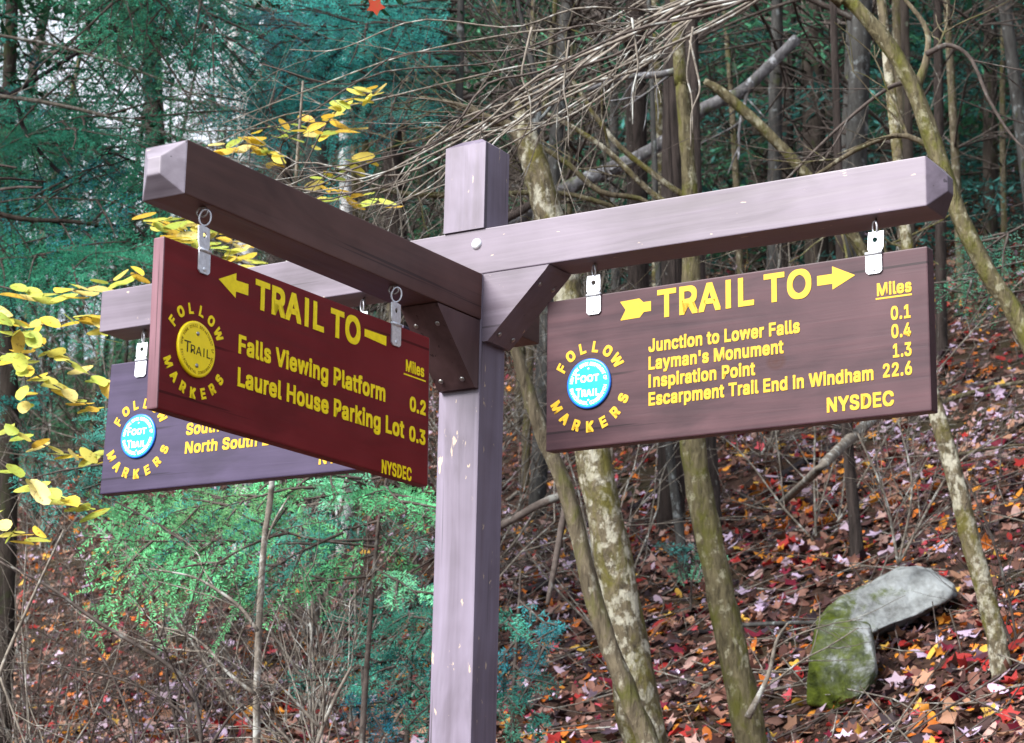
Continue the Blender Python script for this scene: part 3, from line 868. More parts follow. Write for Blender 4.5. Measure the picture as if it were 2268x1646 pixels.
def sapling_proto(h, label, group, stemsn=4):
    root = empty('bare_shrub', (0, 0, 0), label, 'shrub', group)
    q = MB()
    for k in range(stemsn):
        w = rng.random()*6.28; lean = .15+.5*rng.random()
        twigs(q, (rng.normal()*.06, rng.normal()*.06, -.1), (math.cos(w)*lean, math.sin(w)*lean, 1), h*(.6+.5*rng.random()), .0055*h**.5, 2, .55, 8, .012, 4, .09)
    q.build('stems', M['twig_dark'] if rng.random() < .5 else M['twig'], root)
    return root
G_C = 'conifers in the dark wood up the slope'; G_B = 'bare trees in the wood up the slope'; G_S = 'bare shrubs on the slope'
L_C = 'dark green conifer with drooping branches in the wood up the slope'
L_B = 'slim leafless grey tree standing in the wood up the slope'
L_S = 'low leafless shrub of thin twigs growing from the leaf litter'
conifers = [conifer_proto(15, 3.2, GREENS[0]*1.8, L_C, M['bark_dark'], G_C, .07, .13), conifer_proto(19, 3.6, GREENS[1]*1.4, L_C, M['bark_dark'], G_C, .10, .14),
            conifer_proto(11, 2.6, GREENS[4]*1.7, L_C, M['bark_dark'], G_C, .04, .12)]
bares = [bare_proto(13, L_B, M['bark_grey'], G_B, r=.075), bare_proto(15, L_B, M['bark_brown'], G_B, r=.09), bare_proto(9, L_B, M['bark_olive'], G_B, r=.05)]
shrubs = [sapling_proto(1.6, L_S, G_S), sapling_proto(2.4, L_S, G_S, 5), sapling_proto(1.1, L_S, G_S, 6)]
# small dead twigs lying everywhere among the leaves
P_, N_, S_ = litter(3200, 5.5, 26, 1.15, .10, .45, .9); q = MB()
for p_, n_, l_ in zip(P_, N_, S_):
    d_ = rng.normal(size=3); n_ = n_/np.linalg.norm(n_); d_ -= n_*(d_@n_)*.85; d_ /= np.linalg.norm(d_)
    m_ = p_+n_*.02; w_ = rng.normal(size=3)*.06*l_
    q.tube([m_-d_*l_, m_+w_, m_+d_*l_+n_*.04], np.array([1, .8, .4])*(.002+.004*rng.random()), 4, False, mi=int(rng.random() < .5))
tag(q.build('twig_litter', [M['twig'], M['twig_dark']]), 'small dead twigs strewn among the fallen leaves', 'twig litter', kind='stuff')
used = set()
def scatter(protos, spots):
    for (F, L, sc) in spots:
        p = protos[rng.integers(len(protos))]
        o = p if p.name not in used else copy_thing(p)
        used.add(p.name)
        x, y = site(F, L); o.location = (x, y, float(ground_xy(x, y)))
        o.rotation_euler = (rng.normal()*.03, rng.normal()*.03, rng.random()*6.28); o.scale = (sc,)*3
def picture_x(F, L): return 1134+FPX*L/F*.985
def in_gap(F, L, r):
    """would a crown of radius r there close the openings at the upper left where the sky shows"""
    px, k = picture_x(F, L), FPX*r/F
    return abs(px-112) < 52+.9*k or abs(px-388) < 24+.9*k
sp = []; tries = 0
while len(sp) < 150 and tries < 20000:
    tries += 1
    F = 21+52*rng.random()**1.0; L = (rng.random()*2-1)*(F*.235+1.5)
    if in_gap(F, L, 1.7): continue
    if F < 27 and abs(picture_x(F, L)-650) < 190+FPX*1.6/F: continue
    if all((F-a)**2+(L-b)**2 > 1.6**2 for a, b, _ in sp): sp.append((F, L, .8+.5*rng.random()))
for k in range(36):       # lower trees closing the view under those openings
    F = 26+30*rng.random(); L = (-80+540*rng.random()-1134)/FPX*F
    x, y = site(F, L); h_ = 1.55+F*math.tan(R(18.0+1.9*rng.random()))-float(ground_xy(x, y))
    sp.append((F, L, max(.12, h_/15)))
scatter(conifers, sp)
# tall trees added beside the view; their crowns above it shade the slope
roof = conifer_proto(17, 6.0, GREENS[0]*.8, 'tall hemlock added beside the trail, its unseen high crown shading the slope', M['bark_brown'], 'tall trees added to shade the slope', .36, .085, 80, .16)
used_roof = False
for (F, L, sc) in ((7.6, -3.3, 1.0), (8.4, 3.4, .95), (12.5, -5.0, 1.05), (13.5, 5.4, 1.0), (10.2, -4.3, .9), (10.8, 4.4, .92), (16.5, -6.4, 1.1), (17.5, 6.8, 1.1), (21, -7.6, 1.1), (22, 8.2, 1.1)):
    if not sc: continue
    o = copy_thing(roof) if used_roof else roof
    used_roof = True
    x, y = site(F, L); o.location = (x, y, float(ground_xy(x, y))); o.rotation_euler = (0, 0, rng.random()*6.28); o.scale = (sc,)*3
sp2 = []
while len(sp2) < 90:
    F = 13.5+40*rng.random()**1.1; L = (rng.random()*2-1)*(F*.235+.5)
    if in_gap(F, L, .1) and rng.random() < .93: continue
    if F < 17 and abs(picture_x(F, L)-1300) > 900: continue
    if all((F-a)**2+(L-b)**2 > .6 for a, b, _ in sp2): sp2.append((F, L, .6+.6*rng.random()))
scatter(bares, sp2)
sp3 = [(8.0+26*rng.random()**1.3, 0, .7+.7*rng.random()) for _ in range(46)]
sp3 = [(F+3, (rng.random()*2-1.15)*(F*.235), s_) for F, _, s_ in sp3]
sp3 += [(7.4+6*rng.random(), None, .5+.5*rng.random()) for _ in range(16)]
sp3 = [(F, L if L is not None else (rng.uniform(40, 900)-1134)/FPX*F, s_) for F, L, s_ in sp3]
scatter(shrubs, sp3)
#NEAR
# ------------------------------------------------------------------ nearer trees that can be told apart
def hit(px, py):
    """where the line of sight through (px, py) meets the hillside: the distance F"""
    F = 5.0
    while F < 60:
        p = at(px, py, F)
        if p[2] < ground_xy(p[0], p[1]): return F
        F += .03
    return 60.0
def limb(root, spec, d, bark, name='branch', n=18, sides=8, rough=.12, wob=0.0, tw=0, twl=.4, twd=1, droop=.0, twr=.3):
    q = MB(); s = px_limb(q, spec, d, n, sides, rough, wob)
    for k in range(tw):
        i = rng.integers(2, n); t = s[i, :3]-s[i-1, :3]; t /= np.linalg.norm(t)
        z = rng.normal(size=3); z -= t*(z@t); z /= np.linalg.norm(z)
        twigs(q, s[i, :3], t*.9+z*.7, twl*(.5+rng.random()), max(.0012, s[i, 3]*(twr+.25*rng.random())), twd, .5, 6, droop, 3)
    return q.build(name, bark, root)

t = trunk_tree('lichened_tree', 'stout leaning tree with white lichen patches, in front of the slope right of the post',
               [(1148, 225, 22), (1158, 270, 46), (1168, 310, 62), (1190, 380, 70), (1222, 500, 74), (1268, 720, 78), (1312, 1000, 84), (1362, 1260, 92), (1412, 1560, 104), (1432, 1680, 112)], 8.6, M['bark_lichen'], top=0)
limb(t, [(1160, 320, 34), (1130, 280, 24), (1085, 262, 16), (1010, 230, 9), (930, 215, 5)], 8.6, M['bark_olive'], tw=9)
limb(t, [(1175, 330, 30), (1190, 250, 20), (1178, 140, 14), (1150, 20, 10), (1140, -80, 6)], 8.6, M['bark_grey'], tw=8, twl=.6)
q = MB()
for (x_, y_) in ((1338, 1175), (1341, 1195), (1390, 1250)):
    c = at(x_, y_, 8.52); k_ = []
    for j in range(8): k_.append(c+CR*math.cos(j*math.pi/4)*.022+CU*(math.sin(j*math.pi/4)*.012)-CF*.0)
    k2 = [p_-CF*.03+CU*.006 for p_ in k_]
    q.add(k_+k2, [tuple(range(8)), tuple(range(15, 7, -1))]+[(i, (i+1) % 8, 8+(i+1) % 8, 8+i) for i in range(8)], True)
t = trunk_tree('leaning_sapling', 'slim brown leaning sapling crossing in front of the white lichened trunk',
               [(1105, 640, 24), (1150, 800, 30), (1200, 960, 36), (1262, 1110, 40), (1318, 1340, 44), (1392, 1540, 48), (1446, 1690, 50)], 7.7, M['bark_olive'], top=.4, flare=1.1)
limb(t, [(1256, 1100, 20), (1240, 1190, 17), (1222, 1290, 14), (1212, 1340, 10)], 7.72, M['twig_dark'], rough=.2)
limb(t, [(1250, 1095, 22), (1190, 1120, 18), (1110, 1165, 16), (1040, 1190, 12)], 7.75, M['twig_dark'], rough=.2, tw=3)
t = trunk_tree('olive_trunk_tree', 'straight olive green trunk passing behind the middle of the right sign board',
               [(1500, 60, 26), (1512, 200, 30), (1528, 420, 34), (1531, 560, 38), (1529, 800, 46), (1536, 1000, 54), (1572, 1200, 58), (1610, 1380, 62), (1648, 1560, 68), (1672, 1680, 74)], 8.9, M['bark_moss'], top=2)
limb(t, [(1520, 475, 16), (1440, 425, 15), (1340, 330, 14), (1232, 262, 12), (1150, 235, 8)], 8.9, M['bark_lichen'], tw=4)
limb(t, [(1524, 440, 14), (1460, 395, 13), (1350, 300, 12), (1238, 130, 9)], 8.95, M['bark_lichen'], tw=3)
limb(t, [(1512, 155, 20), (1460, 165, 18), (1380, 172, 14), (1300, 200, 9)], 9.0, M['dead_white'], tw=2)
limb(t, [(1656, 1590, 16), (1700, 1500, 10), (1720, 1420, 7), (1745, 1380, 4)], 8.8, M['twig'], tw=3)
t = trunk_tree('reddish_trunk_tree', 'dark reddish trunk just behind the olive trunk under the right sign board',
               [(1545, 600, 34), (1556, 850, 40), (1566, 1000, 46), (1572, 1120, 50)], hit(1575, 1175), M['bark_brown'], top=5)
t = trunk_tree('thin_grey_tree', 'thin grey stem left of the olive trunk under the right sign board',
               [(1462, 700, 17), (1478, 950, 20), (1494, 1090, 22), (1512, 1240, 25)], hit(1516, 1290), M['bark_grey'], top=2)
t = trunk_tree('thin_grey_tree', 'thinner bent stem touching the olive trunk on its left side',
               [(1500, 800, 13), (1512, 980, 15), (1530, 1100, 17), (1552, 1230, 19)], hit(1560, 1290), M['bark_brown'], top=1.5)
t = trunk_tree('birch_tree', 'pale crooked birch trunk descending from the right end of the right sign board',
               [(2020, 640, 26), (2050, 820, 32), (2080, 930, 36), (2122, 1080, 40), (2150, 1200, 42), (2186, 1330, 42), (2212, 1440, 44)], hit(2225, 1500), M['bark_lichen'], top=2, rough=.16)
t = trunk_tree('brown_stem_tree', 'brown stem with a mossy foot standing among the leaves under the right sign board',
               [(1866, 700, 20), (1876, 950, 22), (1884, 1060, 24), (1896, 1190, 28)], hit(1898, 1240), M['bark_brown'], top=2)
t = trunk_tree('dark_stem_tree', 'dark stem between the right sign board and the pale crooked birch',
               [(2020, 700, 24), (2026, 930, 28), (2034, 1010, 30)], 14.5, M['bark_dark'], top=3)

# the mossy leaning tree at the right whose branches sweep over the picture
t = trunk_tree('mossy_leaning_tree', 'moss covered leaning tree at the right whose bare branches sweep over the signpost',
               [(1800, -70, 34), (1880, 0, 38), (1960, 90, 42), (2020, 190, 44), (2072, 330, 46), (2118, 460, 46), (2180, 590, 46), (2262, 720, 48), (2330, 900, 54), (2380, 1200, 60), (2400, 1500, 66)], 7.4, M['bark_moss'], top=1.2, n=40)
limb(t, [(2030, 195, 24), (2052, 130, 17), (2050, 60, 13), (1990, -20, 9), (1960, -80, 6)], 7.4, M['bark_olive'], tw=4)
limb(t, [(2052, 120, 14), (2100, 100, 11), (2150, 130, 9), (2190, 220, 8), (2240, 300, 6), (2290, 350, 4)], 7.3, M['twig_dark'], tw=6, twl=.5)
limb(t, [(2080, 340, 16), (2000, 300, 12), (1900, 330, 11), (1790, 400, 9), (1660, 470, 7), (1560, 560, 4)], 7.6, M['bark_olive'], tw=8)
limb(t, [(2020, 180, 14), (1960, 200, 10), (1850, 290, 8), (1720, 420, 6), (1640, 490, 4)], 7.8, M['twig_dark'], tw=6)
def sweep(pts, w, d, m, tw=5):
    p = [(x+rng.normal()*22, y+rng.normal()*22, max(1.6, w*(1-.75*i/len(pts)))) for i, (x, y) in enumerate(pts)]
    limb(t, p, d, m, tw=max(3, tw-2), twl=.34, twd=1, droop=.02, n=24, sides=6, twr=.45)
for k in range(8):
    sweep([(1790+20*k, -60), (1580-10*k, 0), (1400-8*k, 80+6*k), (1210-8*k, 150+12*k), (1080-14*k, 225+14*k), (960-22*k, 300+12*k), (800-20*k, 370+6*k), (650-14*k, 400+4*k)], 8.5, 6.1+.09*k, M['twig'] if k % 3 else M['twig_dark'], 6)
for k in range(5):
    sweep([(1800, -60), (1620-20*k, 20), (1420-10*k, 130+10*k), (1260-16*k, 215+8*k), (1130-20*k, 320), (1010-16*k, 385), (890-10*k, 430)], 8, 6.6+.1*k, M['twig'], 6)
for k in range(5):
    sweep([(1760, -80), (1500, -10+8*k), (1300, 10+26*k), (1120-10*k, 40+34*k), (920-30*k, 70+40*k), (760-40*k, 110+44*k), (600-40*k, 100+60*k)], 6.5, 6.9+.12*k, M['twig_dark'] if k % 2 else M['twig'], 6)
for (x_, y_, a_) in ((1528, 90, 1), (1178, 60, -1), (1535, 60, -.6), (1400, 40, .6), (1260, 90, -.5)):
    limb(t, [(x_, y_, 6), (x_+14*a_, y_+60, 5.5), (x_+22*a_, y_+110, 5), (x_+4*a_, y_+160, 4), (x_+2*a_, y_+235, 3)], 6.2, M['twig'], sides=5)
lf = leaves_at(at(832, 14, 6.2)[None], -CF[None]+0.0, np.array([.030]), np.array([[.42, .05, .02]]), 'red_leaf', M['leaf'], t, oval=0, tiltamp=.2, direction=np.array([[.2, 0, -1.0]]))
lf['label'] = 'lone red maple leaf hanging at the top edge'
def twig_tree(spec, d, name, label, bark, tw, twl=.7, cat='tree', **k):
    q_ = trunk_tree(name, label, spec, d, bark, cat, **k)
    return q_
# fallen and broken wood leaning in the trees
def log(name, label, spec, d, bark, cat='log', sides=10, rough=.16, tw=0, n=22, group=None):
    F0 = spec[-1][3] if len(spec[-1]) > 3 else d
    root = empty(name, at(spec[-1][0], spec[-1][1], F0), label, cat, group)
    q = MB(); s = px_limb(q, spec, d, n, sides, rough)
    q.build('stem', bark, root)
    if tw:
        for k in range(tw):
            q = MB(); i = rng.integers(3, n-3); tt = s[i, :3]-s[i-1, :3]; tt /= np.linalg.norm(tt); z = rng.normal(size=3)
            twigs(q, s[i, :3], tt*.6+z*.6, .25+.5*rng.random(), s[i, 3]*.4, 1); q.build('branch', bark, root)
    return root
log('fallen_tree', 'bleached grey fallen trunk leaning across the wood above the right beam',
    [(1765, 85, 22), (1700, 150, 24), (1640, 205, 27), (1560, 240, 27), (1490, 300, 28), (1420, 345, 30), (1330, 385, 31), (1250, 420, 33), (1120, 500, 34), (1000, 600, 36)], 14.5, M['dead_white'], 'log', tw=4)
log('fallen_limb', 'moss edged limb slanting down to the middle of the right beam',
    [(1560, 180, 14), (1600, 205, 22), (1690, 285, 24), (1780, 380, 25), (1880, 505, 27), (1980, 700, 30), (2040, 900, 30)], 10.5, M['bark_moss'], 'branch', tw=3)
log('fallen_limb', 'thin dark mossy limb slanting down to the left part of the right beam',
    [(1040, 232, 9), (1100, 275, 12), (1190, 320, 13), (1260, 365, 14), (1330, 425, 14), (1430, 445, 12), (1500, 520, 10)], 9.4, M['bark_olive'], 'branch', tw=4)
log('fallen_limb', 'short brown stump of a limb beside the top of the signpost',
    [(1195, 440, 16), (1150, 470, 18), (1100, 500, 20), (1000, 600, 22), (900, 800, 24)], 9.6, M['bark_brown'], 'branch')
log('fallen_limb', 'mossy horizontal limb behind the top of the signpost',
    [(820, 418, 10), (930, 432, 12), (1060, 432, 12), (1240, 428, 12), (1400, 470, 12)], 11.5, M['bark_moss'], 'branch', tw=4)
def stick(label, a, b, wpx, bark, lift=.02, name='fallen_stick', bend=12, tw=0):
    Fa, Fb = hit(*a), hit(*b)
    pts = [a, ((a[0]*2+b[0])/3+rng.normal()*bend*.3, (a[1]*2+b[1])/3-bend*.4), ((a[0]+2*b[0])/3, (a[1]+2*b[1])/3-bend*.5), b]
    Fs = [Fa, (2*Fa+Fb)/3-.03, (Fa+2*Fb)/3-.03, Fb]
    return log(name, label, [(x, y-1, wpx*(1-.12*i), F-lift) for i, ((x, y), F) in enumerate(zip(pts, Fs))], Fa, bark, 'stick', 8, .2, tw)
log('fallen_stick', 'straight pale barkless stick slanting down from under the right sign board',
    [(1960, 905, 21, 12.0), (1880, 975, 22, 11.5), (1800, 1052, 20, 11.0), (1724, 1122, 17, hit(1724, 1126))], 11, M['twig'], 'stick')
stick('black wet log lying behind the white lichened trunk', (1395, 1135), (1470, 1088), 26, M['dead_dark'])
stick('black wet log lying right of the post foot', (1100, 1332), (1262, 1286), 20, M['dead_dark'])
stick('black stick lying between the lichened trunk and the olive trunk', (1430, 1430), (1592, 1398), 16, M['dead_dark'])
stick('long dark log half sunk in leaves under the right sign board', (1640, 1112), (1860, 985), 24, M['dead_dark'])
stick('dark stick ending beside the pale crooked birch', (1910, 1190), (2040, 960), 13, M['dead_dark'])
stick('grey stick lying level just above the mossy boulder base', (1640, 1386), (1945, 1386), 11, M['bark_grey'], .45, tw=2)
stick('thin pale stick rising to the lower left corner of the right sign board', (1110, 1120), (1280, 1010), 11, M['twig'])
stick('curved brown stick on the leaves near the lichened trunk foot', (1570, 1500), (1280, 1560), 9, M['twig_dark'], .1)
stick('grey stick lying in the leaves left of the post', (360, 1450), (560, 1400), 9, M['twig_dark'], .1)
stick('second grey stick lying in the leaves left of the post', (380, 1475), (600, 1415), 8, M['twig'], .1)
stick('olive stick crossing the slope beyond the pale crooked birch', (2075, 895), (2290, 845), 12, M['bark_olive'], .3)
stick('brown stick crossing the slope right of the pale crooked birch', (2080, 1020), (2290, 985), 9, M['bark_olive'], .3)

# rocks
def rock(name, label, c, ax, material, seed, n_planes=16, parent=None):
    import bmesh
    r_ = np.random.default_rng(seed)
    bm = bmesh.new(); bmesh.ops.create_icosphere(bm, subdivisions=5, radius=1)
    v = np.array([q_.co[:] for q_ in bm.verts])
    pl = r_.normal(size=(n_planes, 3)); pl /= np.linalg.norm(pl, axis=1)[:, None]; dd = .55+.32*r_.random(n_planes)
    k = np.full(len(v), 1.0)
    for p_, h_ in zip(pl, dd):
        dt = v@p_; k = np.where(dt > .05, np.minimum(k, h_/np.maximum(dt, .05)), k)
    v = v*k[:, None]
    for s_, a_ in ((2.2, .05), (6, .028), (15, .012)):
        v = v*(1+a_*(bumps(v[:, 0]*2+v[:, 2], v[:, 1]*2-v[:, 2], s_)*1.6))[:, None]
    w = v@np.array(ax)+np.asarray(c)
    f = [tuple(x.index for x in q_.verts) for q_ in bm.faces]; bm.free()
    off = np.asarray(c, float)
    o_ = raw_mesh(name, w-off, f, material); o_.location = off
    o_.data.polygons.foreach_set('use_smooth', np.ones(len(f), bool))
    return tag(o_, label, 'boulder')
def stone_mat(name, mossy):
    m, t_, b = mat(name, .95, .15)
    v = coords(t_)
    c = ramp(t_, noise(t_, v, 9, 6, .7), [(.3, (.16, .165, .16)), (.45, (.36, .385, .385)), (.68, (.60, .65, .66))])
    ms = noise(t_, v, 7.0, 8, .75, .3)
    sep = N(t_, 'ShaderNodeSeparateXYZ'); t_.links.new(v, sep.inputs[0])
    dt = N(t_, 'ShaderNodeVectorMath', operation='DOT_PRODUCT'); t_.links.new(v, dt.inputs[0]); dt.inputs[1].default_value = tuple(RH*-.62)
    ad = N(t_, 'ShaderNodeMath', operation='ADD'); t_.links.new(ms, ad.inputs[0]); t_.links.new(dt.outputs['Value'], ad.inputs[1])
    mc = ramp(t_, noise(t_, v, 26, 4), [(.3, (.035, .050, .008)), (.7, (.15, .195, .024))])
    c = mix(t_, ramp(t_, ad.outputs[0], [(mossy-.10, (0, 0, 0)), (mossy+.02, (.85, .85, .85)), (mossy+.16, (1, 1, 1))]), c, mc)
    t_.links.new(c, b.inputs['Base Color']); bump(t_, b, noise(t_, v, 24, 8, .75), 1.0, .05)
    return m
Fr = hit(1900, 1440)
def hull_rock(name, label, lumps, material, amp=.016):
    """an angular rock: hulls of points seen at the given places and depths, split finely and roughened, in one mesh"""
    import bmesh
    V = []; T = []; n0 = 0; c = None
    for front, back in lumps:
        pts = np.array([at(x, y, F) for x, y, F in front+back])
        if c is None: c = pts.mean(0)
        bm = bmesh.new()
        for p_ in pts-c: bm.verts.new(p_)
        bmesh.ops.convex_hull(bm, input=bm.verts[:])
        for v_ in [v_ for v_ in bm.verts if not v_.link_faces]: bm.verts.remove(v_)
        bmesh.ops.bevel(bm, geom=bm.edges[:], offset=.007, segments=1, profile=.5, affect='EDGES')
        bmesh.ops.triangulate(bm, faces=bm.faces[:])
        for k_ in range(4):
            bmesh.ops.subdivide_edges(bm, edges=[e_ for e_ in bm.edges if e_.calc_length() > .016], cuts=1); bmesh.ops.triangulate(bm, faces=bm.faces[:])
        bm.normal_update(); bm.verts.index_update()
        v = np.array([v_.co[:] for v_ in bm.verts]); nr = np.array([v_.normal[:] for v_ in bm.verts])
        d_ = sum(a_*bumps(v[:, 0]*f_+v[:, 2]*f_*.7, v[:, 1]*f_-v[:, 2]*f_*.9, 1) for a_, f_ in ((amp*2.4, 5), (amp*1.5, 13), (amp*.9, 31)))
        d_ = -np.abs(d_)*.9+amp*.4
        V.append(v+nr*d_[:, None]); T += [tuple(x.index+n0 for x in q_.verts) for q_ in bm.faces]; n0 += len(v); bm.free()
    o_ = raw_mesh(name, np.vstack(V), T, material); o_.location = c
    return tag(o_, label, 'boulder')
Fb = hit(1860, 1570)-.06
hull_rock('boulder', 'angular pale rock with a mossy slab top and mossy block below its left end', [
          ([(1806, 1375, Fr-.12), (1850, 1330, Fr-.05), (1962, 1270, Fr), (2020, 1252, Fr+.02), (2116, 1294, Fr-.02), (2108, 1322, Fr-.10), (2030, 1364, Fr-.16), (1935, 1400, Fr-.2), (1815, 1412, Fr-.18)],
           [(1850, 1345, Fr+.2), (1990, 1255, Fr+.32), (2060, 1262, Fr+.35), (2120, 1320, Fr+.3), (1960, 1420, Fr+.3), (1840, 1410, Fr+.2)]),
          ([(1806, 1392, Fb+.14), (1868, 1372, Fb+.12), (1928, 1384, Fb+.14), (1938, 1470, Fb+.02), (1920, 1535, Fb+.02), (1850, 1575, Fb+.02), (1790, 1560, Fb+.02), (1790, 1490, Fb+.02)],
           [(1825, 1375, Fb+.5), (1920, 1380, Fb+.5), (1950, 1530, Fb+.45), (1790, 1560, Fb+.4)])], stone_mat('mossy_stone', .63))
q = None

# ------------------------------------------------------------------ left: trunks behind the hemlock
trunk_tree('pale_mottled_tree', 'pale mottled trunk behind hemlock sprays at the upper left',
           [(520, -30, 42), (532, 120, 44), (545, 280, 46), (548, 450, 48), (550, 900, 52)], 18, M['bark_white'], top=6)
trunk_tree('furrowed_tree', 'furrowed brown trunk right of the pale mottled trunk',
           [(606, -30, 50), (612, 180, 54), (620, 420, 58), (624, 800, 64)], 19, M['bark_brown'], top=6, rough=.2)
trunk_tree('white_birch', 'thin white birch trunk with its top broken off, above the left beam',
           [(772, 62, 25), (766, 200, 27), (764, 340, 30), (768, 700, 34)], 17, M['bark_white'], top=0)
trunk_tree('slim_tree', 'slim olive trunk touching the thin white birch on its right',
           [(795, -30, 18), (790, 150, 20), (784, 300, 23), (780, 800, 28)], 17.5, M['bark_olive'], top=4)
trunk_tree('brown_tree', 'broad brown trunk below the right hand sky gap at the upper left',
           [(332, -30, 44), (338, 150, 46), (345, 400, 50), (350, 900, 54)], 30, M['bark_brown'], top=7)
trunk_tree('grey_tree', 'pale grey green trunk far behind, over the left half of the right beam',
           [(1448, -30, 24), (1454, 180, 26), (1458, 420, 28), (1460, 800, 30)], 20, M['bark_lichen'], top=6)
trunk_tree('grey_tree', 'pale grey trunk far behind, over the middle of the right beam',
           [(1722, -30, 28), (1718, 180, 31), (1716, 420, 34), (1712, 800, 38)], 18, M['bark_grey'], top=6)
trunk_tree('grey_tree', 'slim pale trunk far behind, just right of the signpost top',
           [(1352, -30, 16), (1358, 180, 18), (1362, 420, 20), (1366, 800, 24)], 22, M['bark_grey'], top=6)
trunk_tree('brown_tree', 'slim brown trunk far behind, over the right end of the right beam',
           [(2076, -30, 22), (2078, 180, 24), (2082, 420, 26), (2086, 800, 30)], 17, M['bark_brown'], top=6)

# the dark leaning hemlocks and the fresh young one
def hemlock(name, label, stem_spec, d, ends, tone, needle, gap, bark, tilt=.9, tgap=None, width=.5, droop=.25, top=1.5, dj=.5, cat='tree'):
    root = trunk_tree(name, label, stem_spec, d, bark, cat, top=top, rough=.1)
    sp_ = spline(np.array([at(e[0], e[1], d) for e in stem_spec]), 40)
    acc = acc_new(); ax = MB()
    for e in ends:
        if d > 9.9 and e[1] < 235 and (60 < e[0] < 165 or 360 < e[0] < 415): continue      # sky shows here
        F = d+(rng.random()*2-1)*dj-.15
        tip = at(e[0], e[1], F)
        # leaves the stem where a rising branch would
        i = int(np.argmin(np.linalg.norm(sp_-(tip+np.array([0, 0, .12])), axis=1)))
        st = sp_[i] if len(e) < 4 else at(e[2], e[3], F+.1)
        L = np.linalg.norm(tip-st)
        up = np.array([0, 0, 1.0])*.55-FH*tilt*(.6+.7*rng.random())+rng.normal(size=3)*.2; up /= np.linalg.norm(up)
        tn = tone*(.5+.95*rng.random())+np.array([.05, .02, .0])*rng.random()*(rng.random() < .3)+np.array([-.01, .0, .10])*rng.random()*(rng.random() < .4)
        n0 = len(acc['ax'])
        spray(acc, st, tip-st+np.array([0, 0, droop*L*.5]), L*1.05, up, needle, gap, tn, width, droop, tgap)
        # side branchlets near the tip
        A = acc['ax'][n0]
        for k in range(4):
            j = int(len(A)*(.35+.5*rng.random())); tt = A[min(j+1, len(A)-1)]-A[j-1]; tt /= np.linalg.norm(tt); s_ = np.cross(tt, up); s_ /= np.linalg.norm(s_)
            spray(acc, A[j], tt+s_*(.8 if k % 2 else -.8), min(.5, L*.45)*(.7+.5*rng.random()), up, needle, gap, tn, .6, droop, tgap)
    for A in acc['ax']: ax.tube(A, np.linspace(.006, .0015, len(A))*(d/8), 4, False)
    ax.build('crown', M['twig_dark'], root)
    acc_build(acc, 'foliage', root)
    return root
hemlock('young_hemlock', 'bright green young hemlock spreading low below the red sign board',
        [(862, 1030, 6), (840, 1150, 9), (826, 1300, 11), (812, 1480, 13), (800, 1680, 16)], 7.9,
        [(150, 1205), (205, 1225), (250, 1160, 560, 1120), (330, 1195, 600, 1150), (390, 1130, 640, 1100), (480, 1100, 700, 1080), (420, 1250, 640, 1180), (520, 1190, 720, 1130), (560, 1270, 760, 1180), (300, 1265, 520, 1200),
         (610, 1120, 780, 1090), (690, 1090), (650, 1215), (770, 1110), (930, 1085), (945, 1150), (955, 1215), (900, 1120), (690, 1290), (600, 1330), (900, 1260), (940, 1330),
         (480, 1310, 640, 1240), (350, 1300, 520, 1240), (560, 1060, 800, 1060)],
        np.array([.085, .35, .150]), .0175, .0062, M['twig_dark'], 1.2, .050, .62, .22, top=.1, dj=.35)
hemlock('young_hemlock', 'dark teal young hemlock standing low against the left side of the post',
        [(925, 1230, 7), (915, 1380, 9), (905, 1560, 11), (900, 1700, 13)], 8.8,
        [(780, 1390), (820, 1450), (850, 1350), (960, 1330), (985, 1420), (800, 1520), (860, 1480), (940, 1560), (790, 1580), (990, 1500), (880, 1290), (840, 1600), (960, 1630), (985, 1340), (930, 1440), (975, 1500), (890, 1400), (985, 1580), (760, 1500)],
        np.array([.050, .25, .175]), .0175, .0068, M['twig_dark'], 1.0, .050, .6, .25, top=.1, dj=.3)
hemlock('young_hemlock', 'small teal young hemlock showing right of the post at the bottom',
        [(1150, 1330, 7), (1140, 1480, 9), (1130, 1700, 12)], 8.6,
        [(1085, 1400), (1200, 1390), (1215, 1450), (1100, 1480), (1190, 1530), (1110, 1580), (1200, 1610), (1130, 1640), (1090, 1540)],
        np.array([.050, .25, .18]), .0175, .0068, M['twig_dark'], 1.0, .050, .6, .25, top=.1, dj=.25)
hemlock('hemlock_seedling', 'tiny pale green hemlock seedling at the foot of the olive trunk',
        [(1530, 1215, 4), (1532, 1270, 5), (1530, 1330, 6)], hit(1532, 1345)-.1,
        [(1475, 1235), (1500, 1215), (1580, 1240), (1560, 1265), (1500, 1270)], np.array([.10, .30, .19]), .02, .016, M['twig_dark'], 1.0, .7, .2, top=.05, dj=.1, cat='plant')
hemlock('hemlock_tree', 'dark mossy trunk at the left edge with teal hemlock branches',
        [(30, -60, 26), (22, 150, 30), (12, 400, 34), (16, 700, 38), (20, 1000, 42)], 12.5,
        [(60, 560), (130, 545), (190, 560, 20, 480), (110, 640), (150, 700, 20, 560), (70, 760), (60, 300), (110, 260, 20, 200), (150, 590, 20, 520), (50, 880), (120, 900, 10, 800), (90, 1000, 20, 900), (70, 100), (40, 440)]
        +[(x_, y_) for x_, y_, sg_ in [(rng.choice([rng.uniform(-30, 50), rng.uniform(180, 340)]), rng.uniform(-30, 420), rng.choice([-1, 1])) for _ in range(34)] if not (x_ > 60 and y_ < 250)],
        np.array([.034, .225, .165]), .025, .0105, M['bark_dark'], .7, .075, .55, .3, dj=.8)
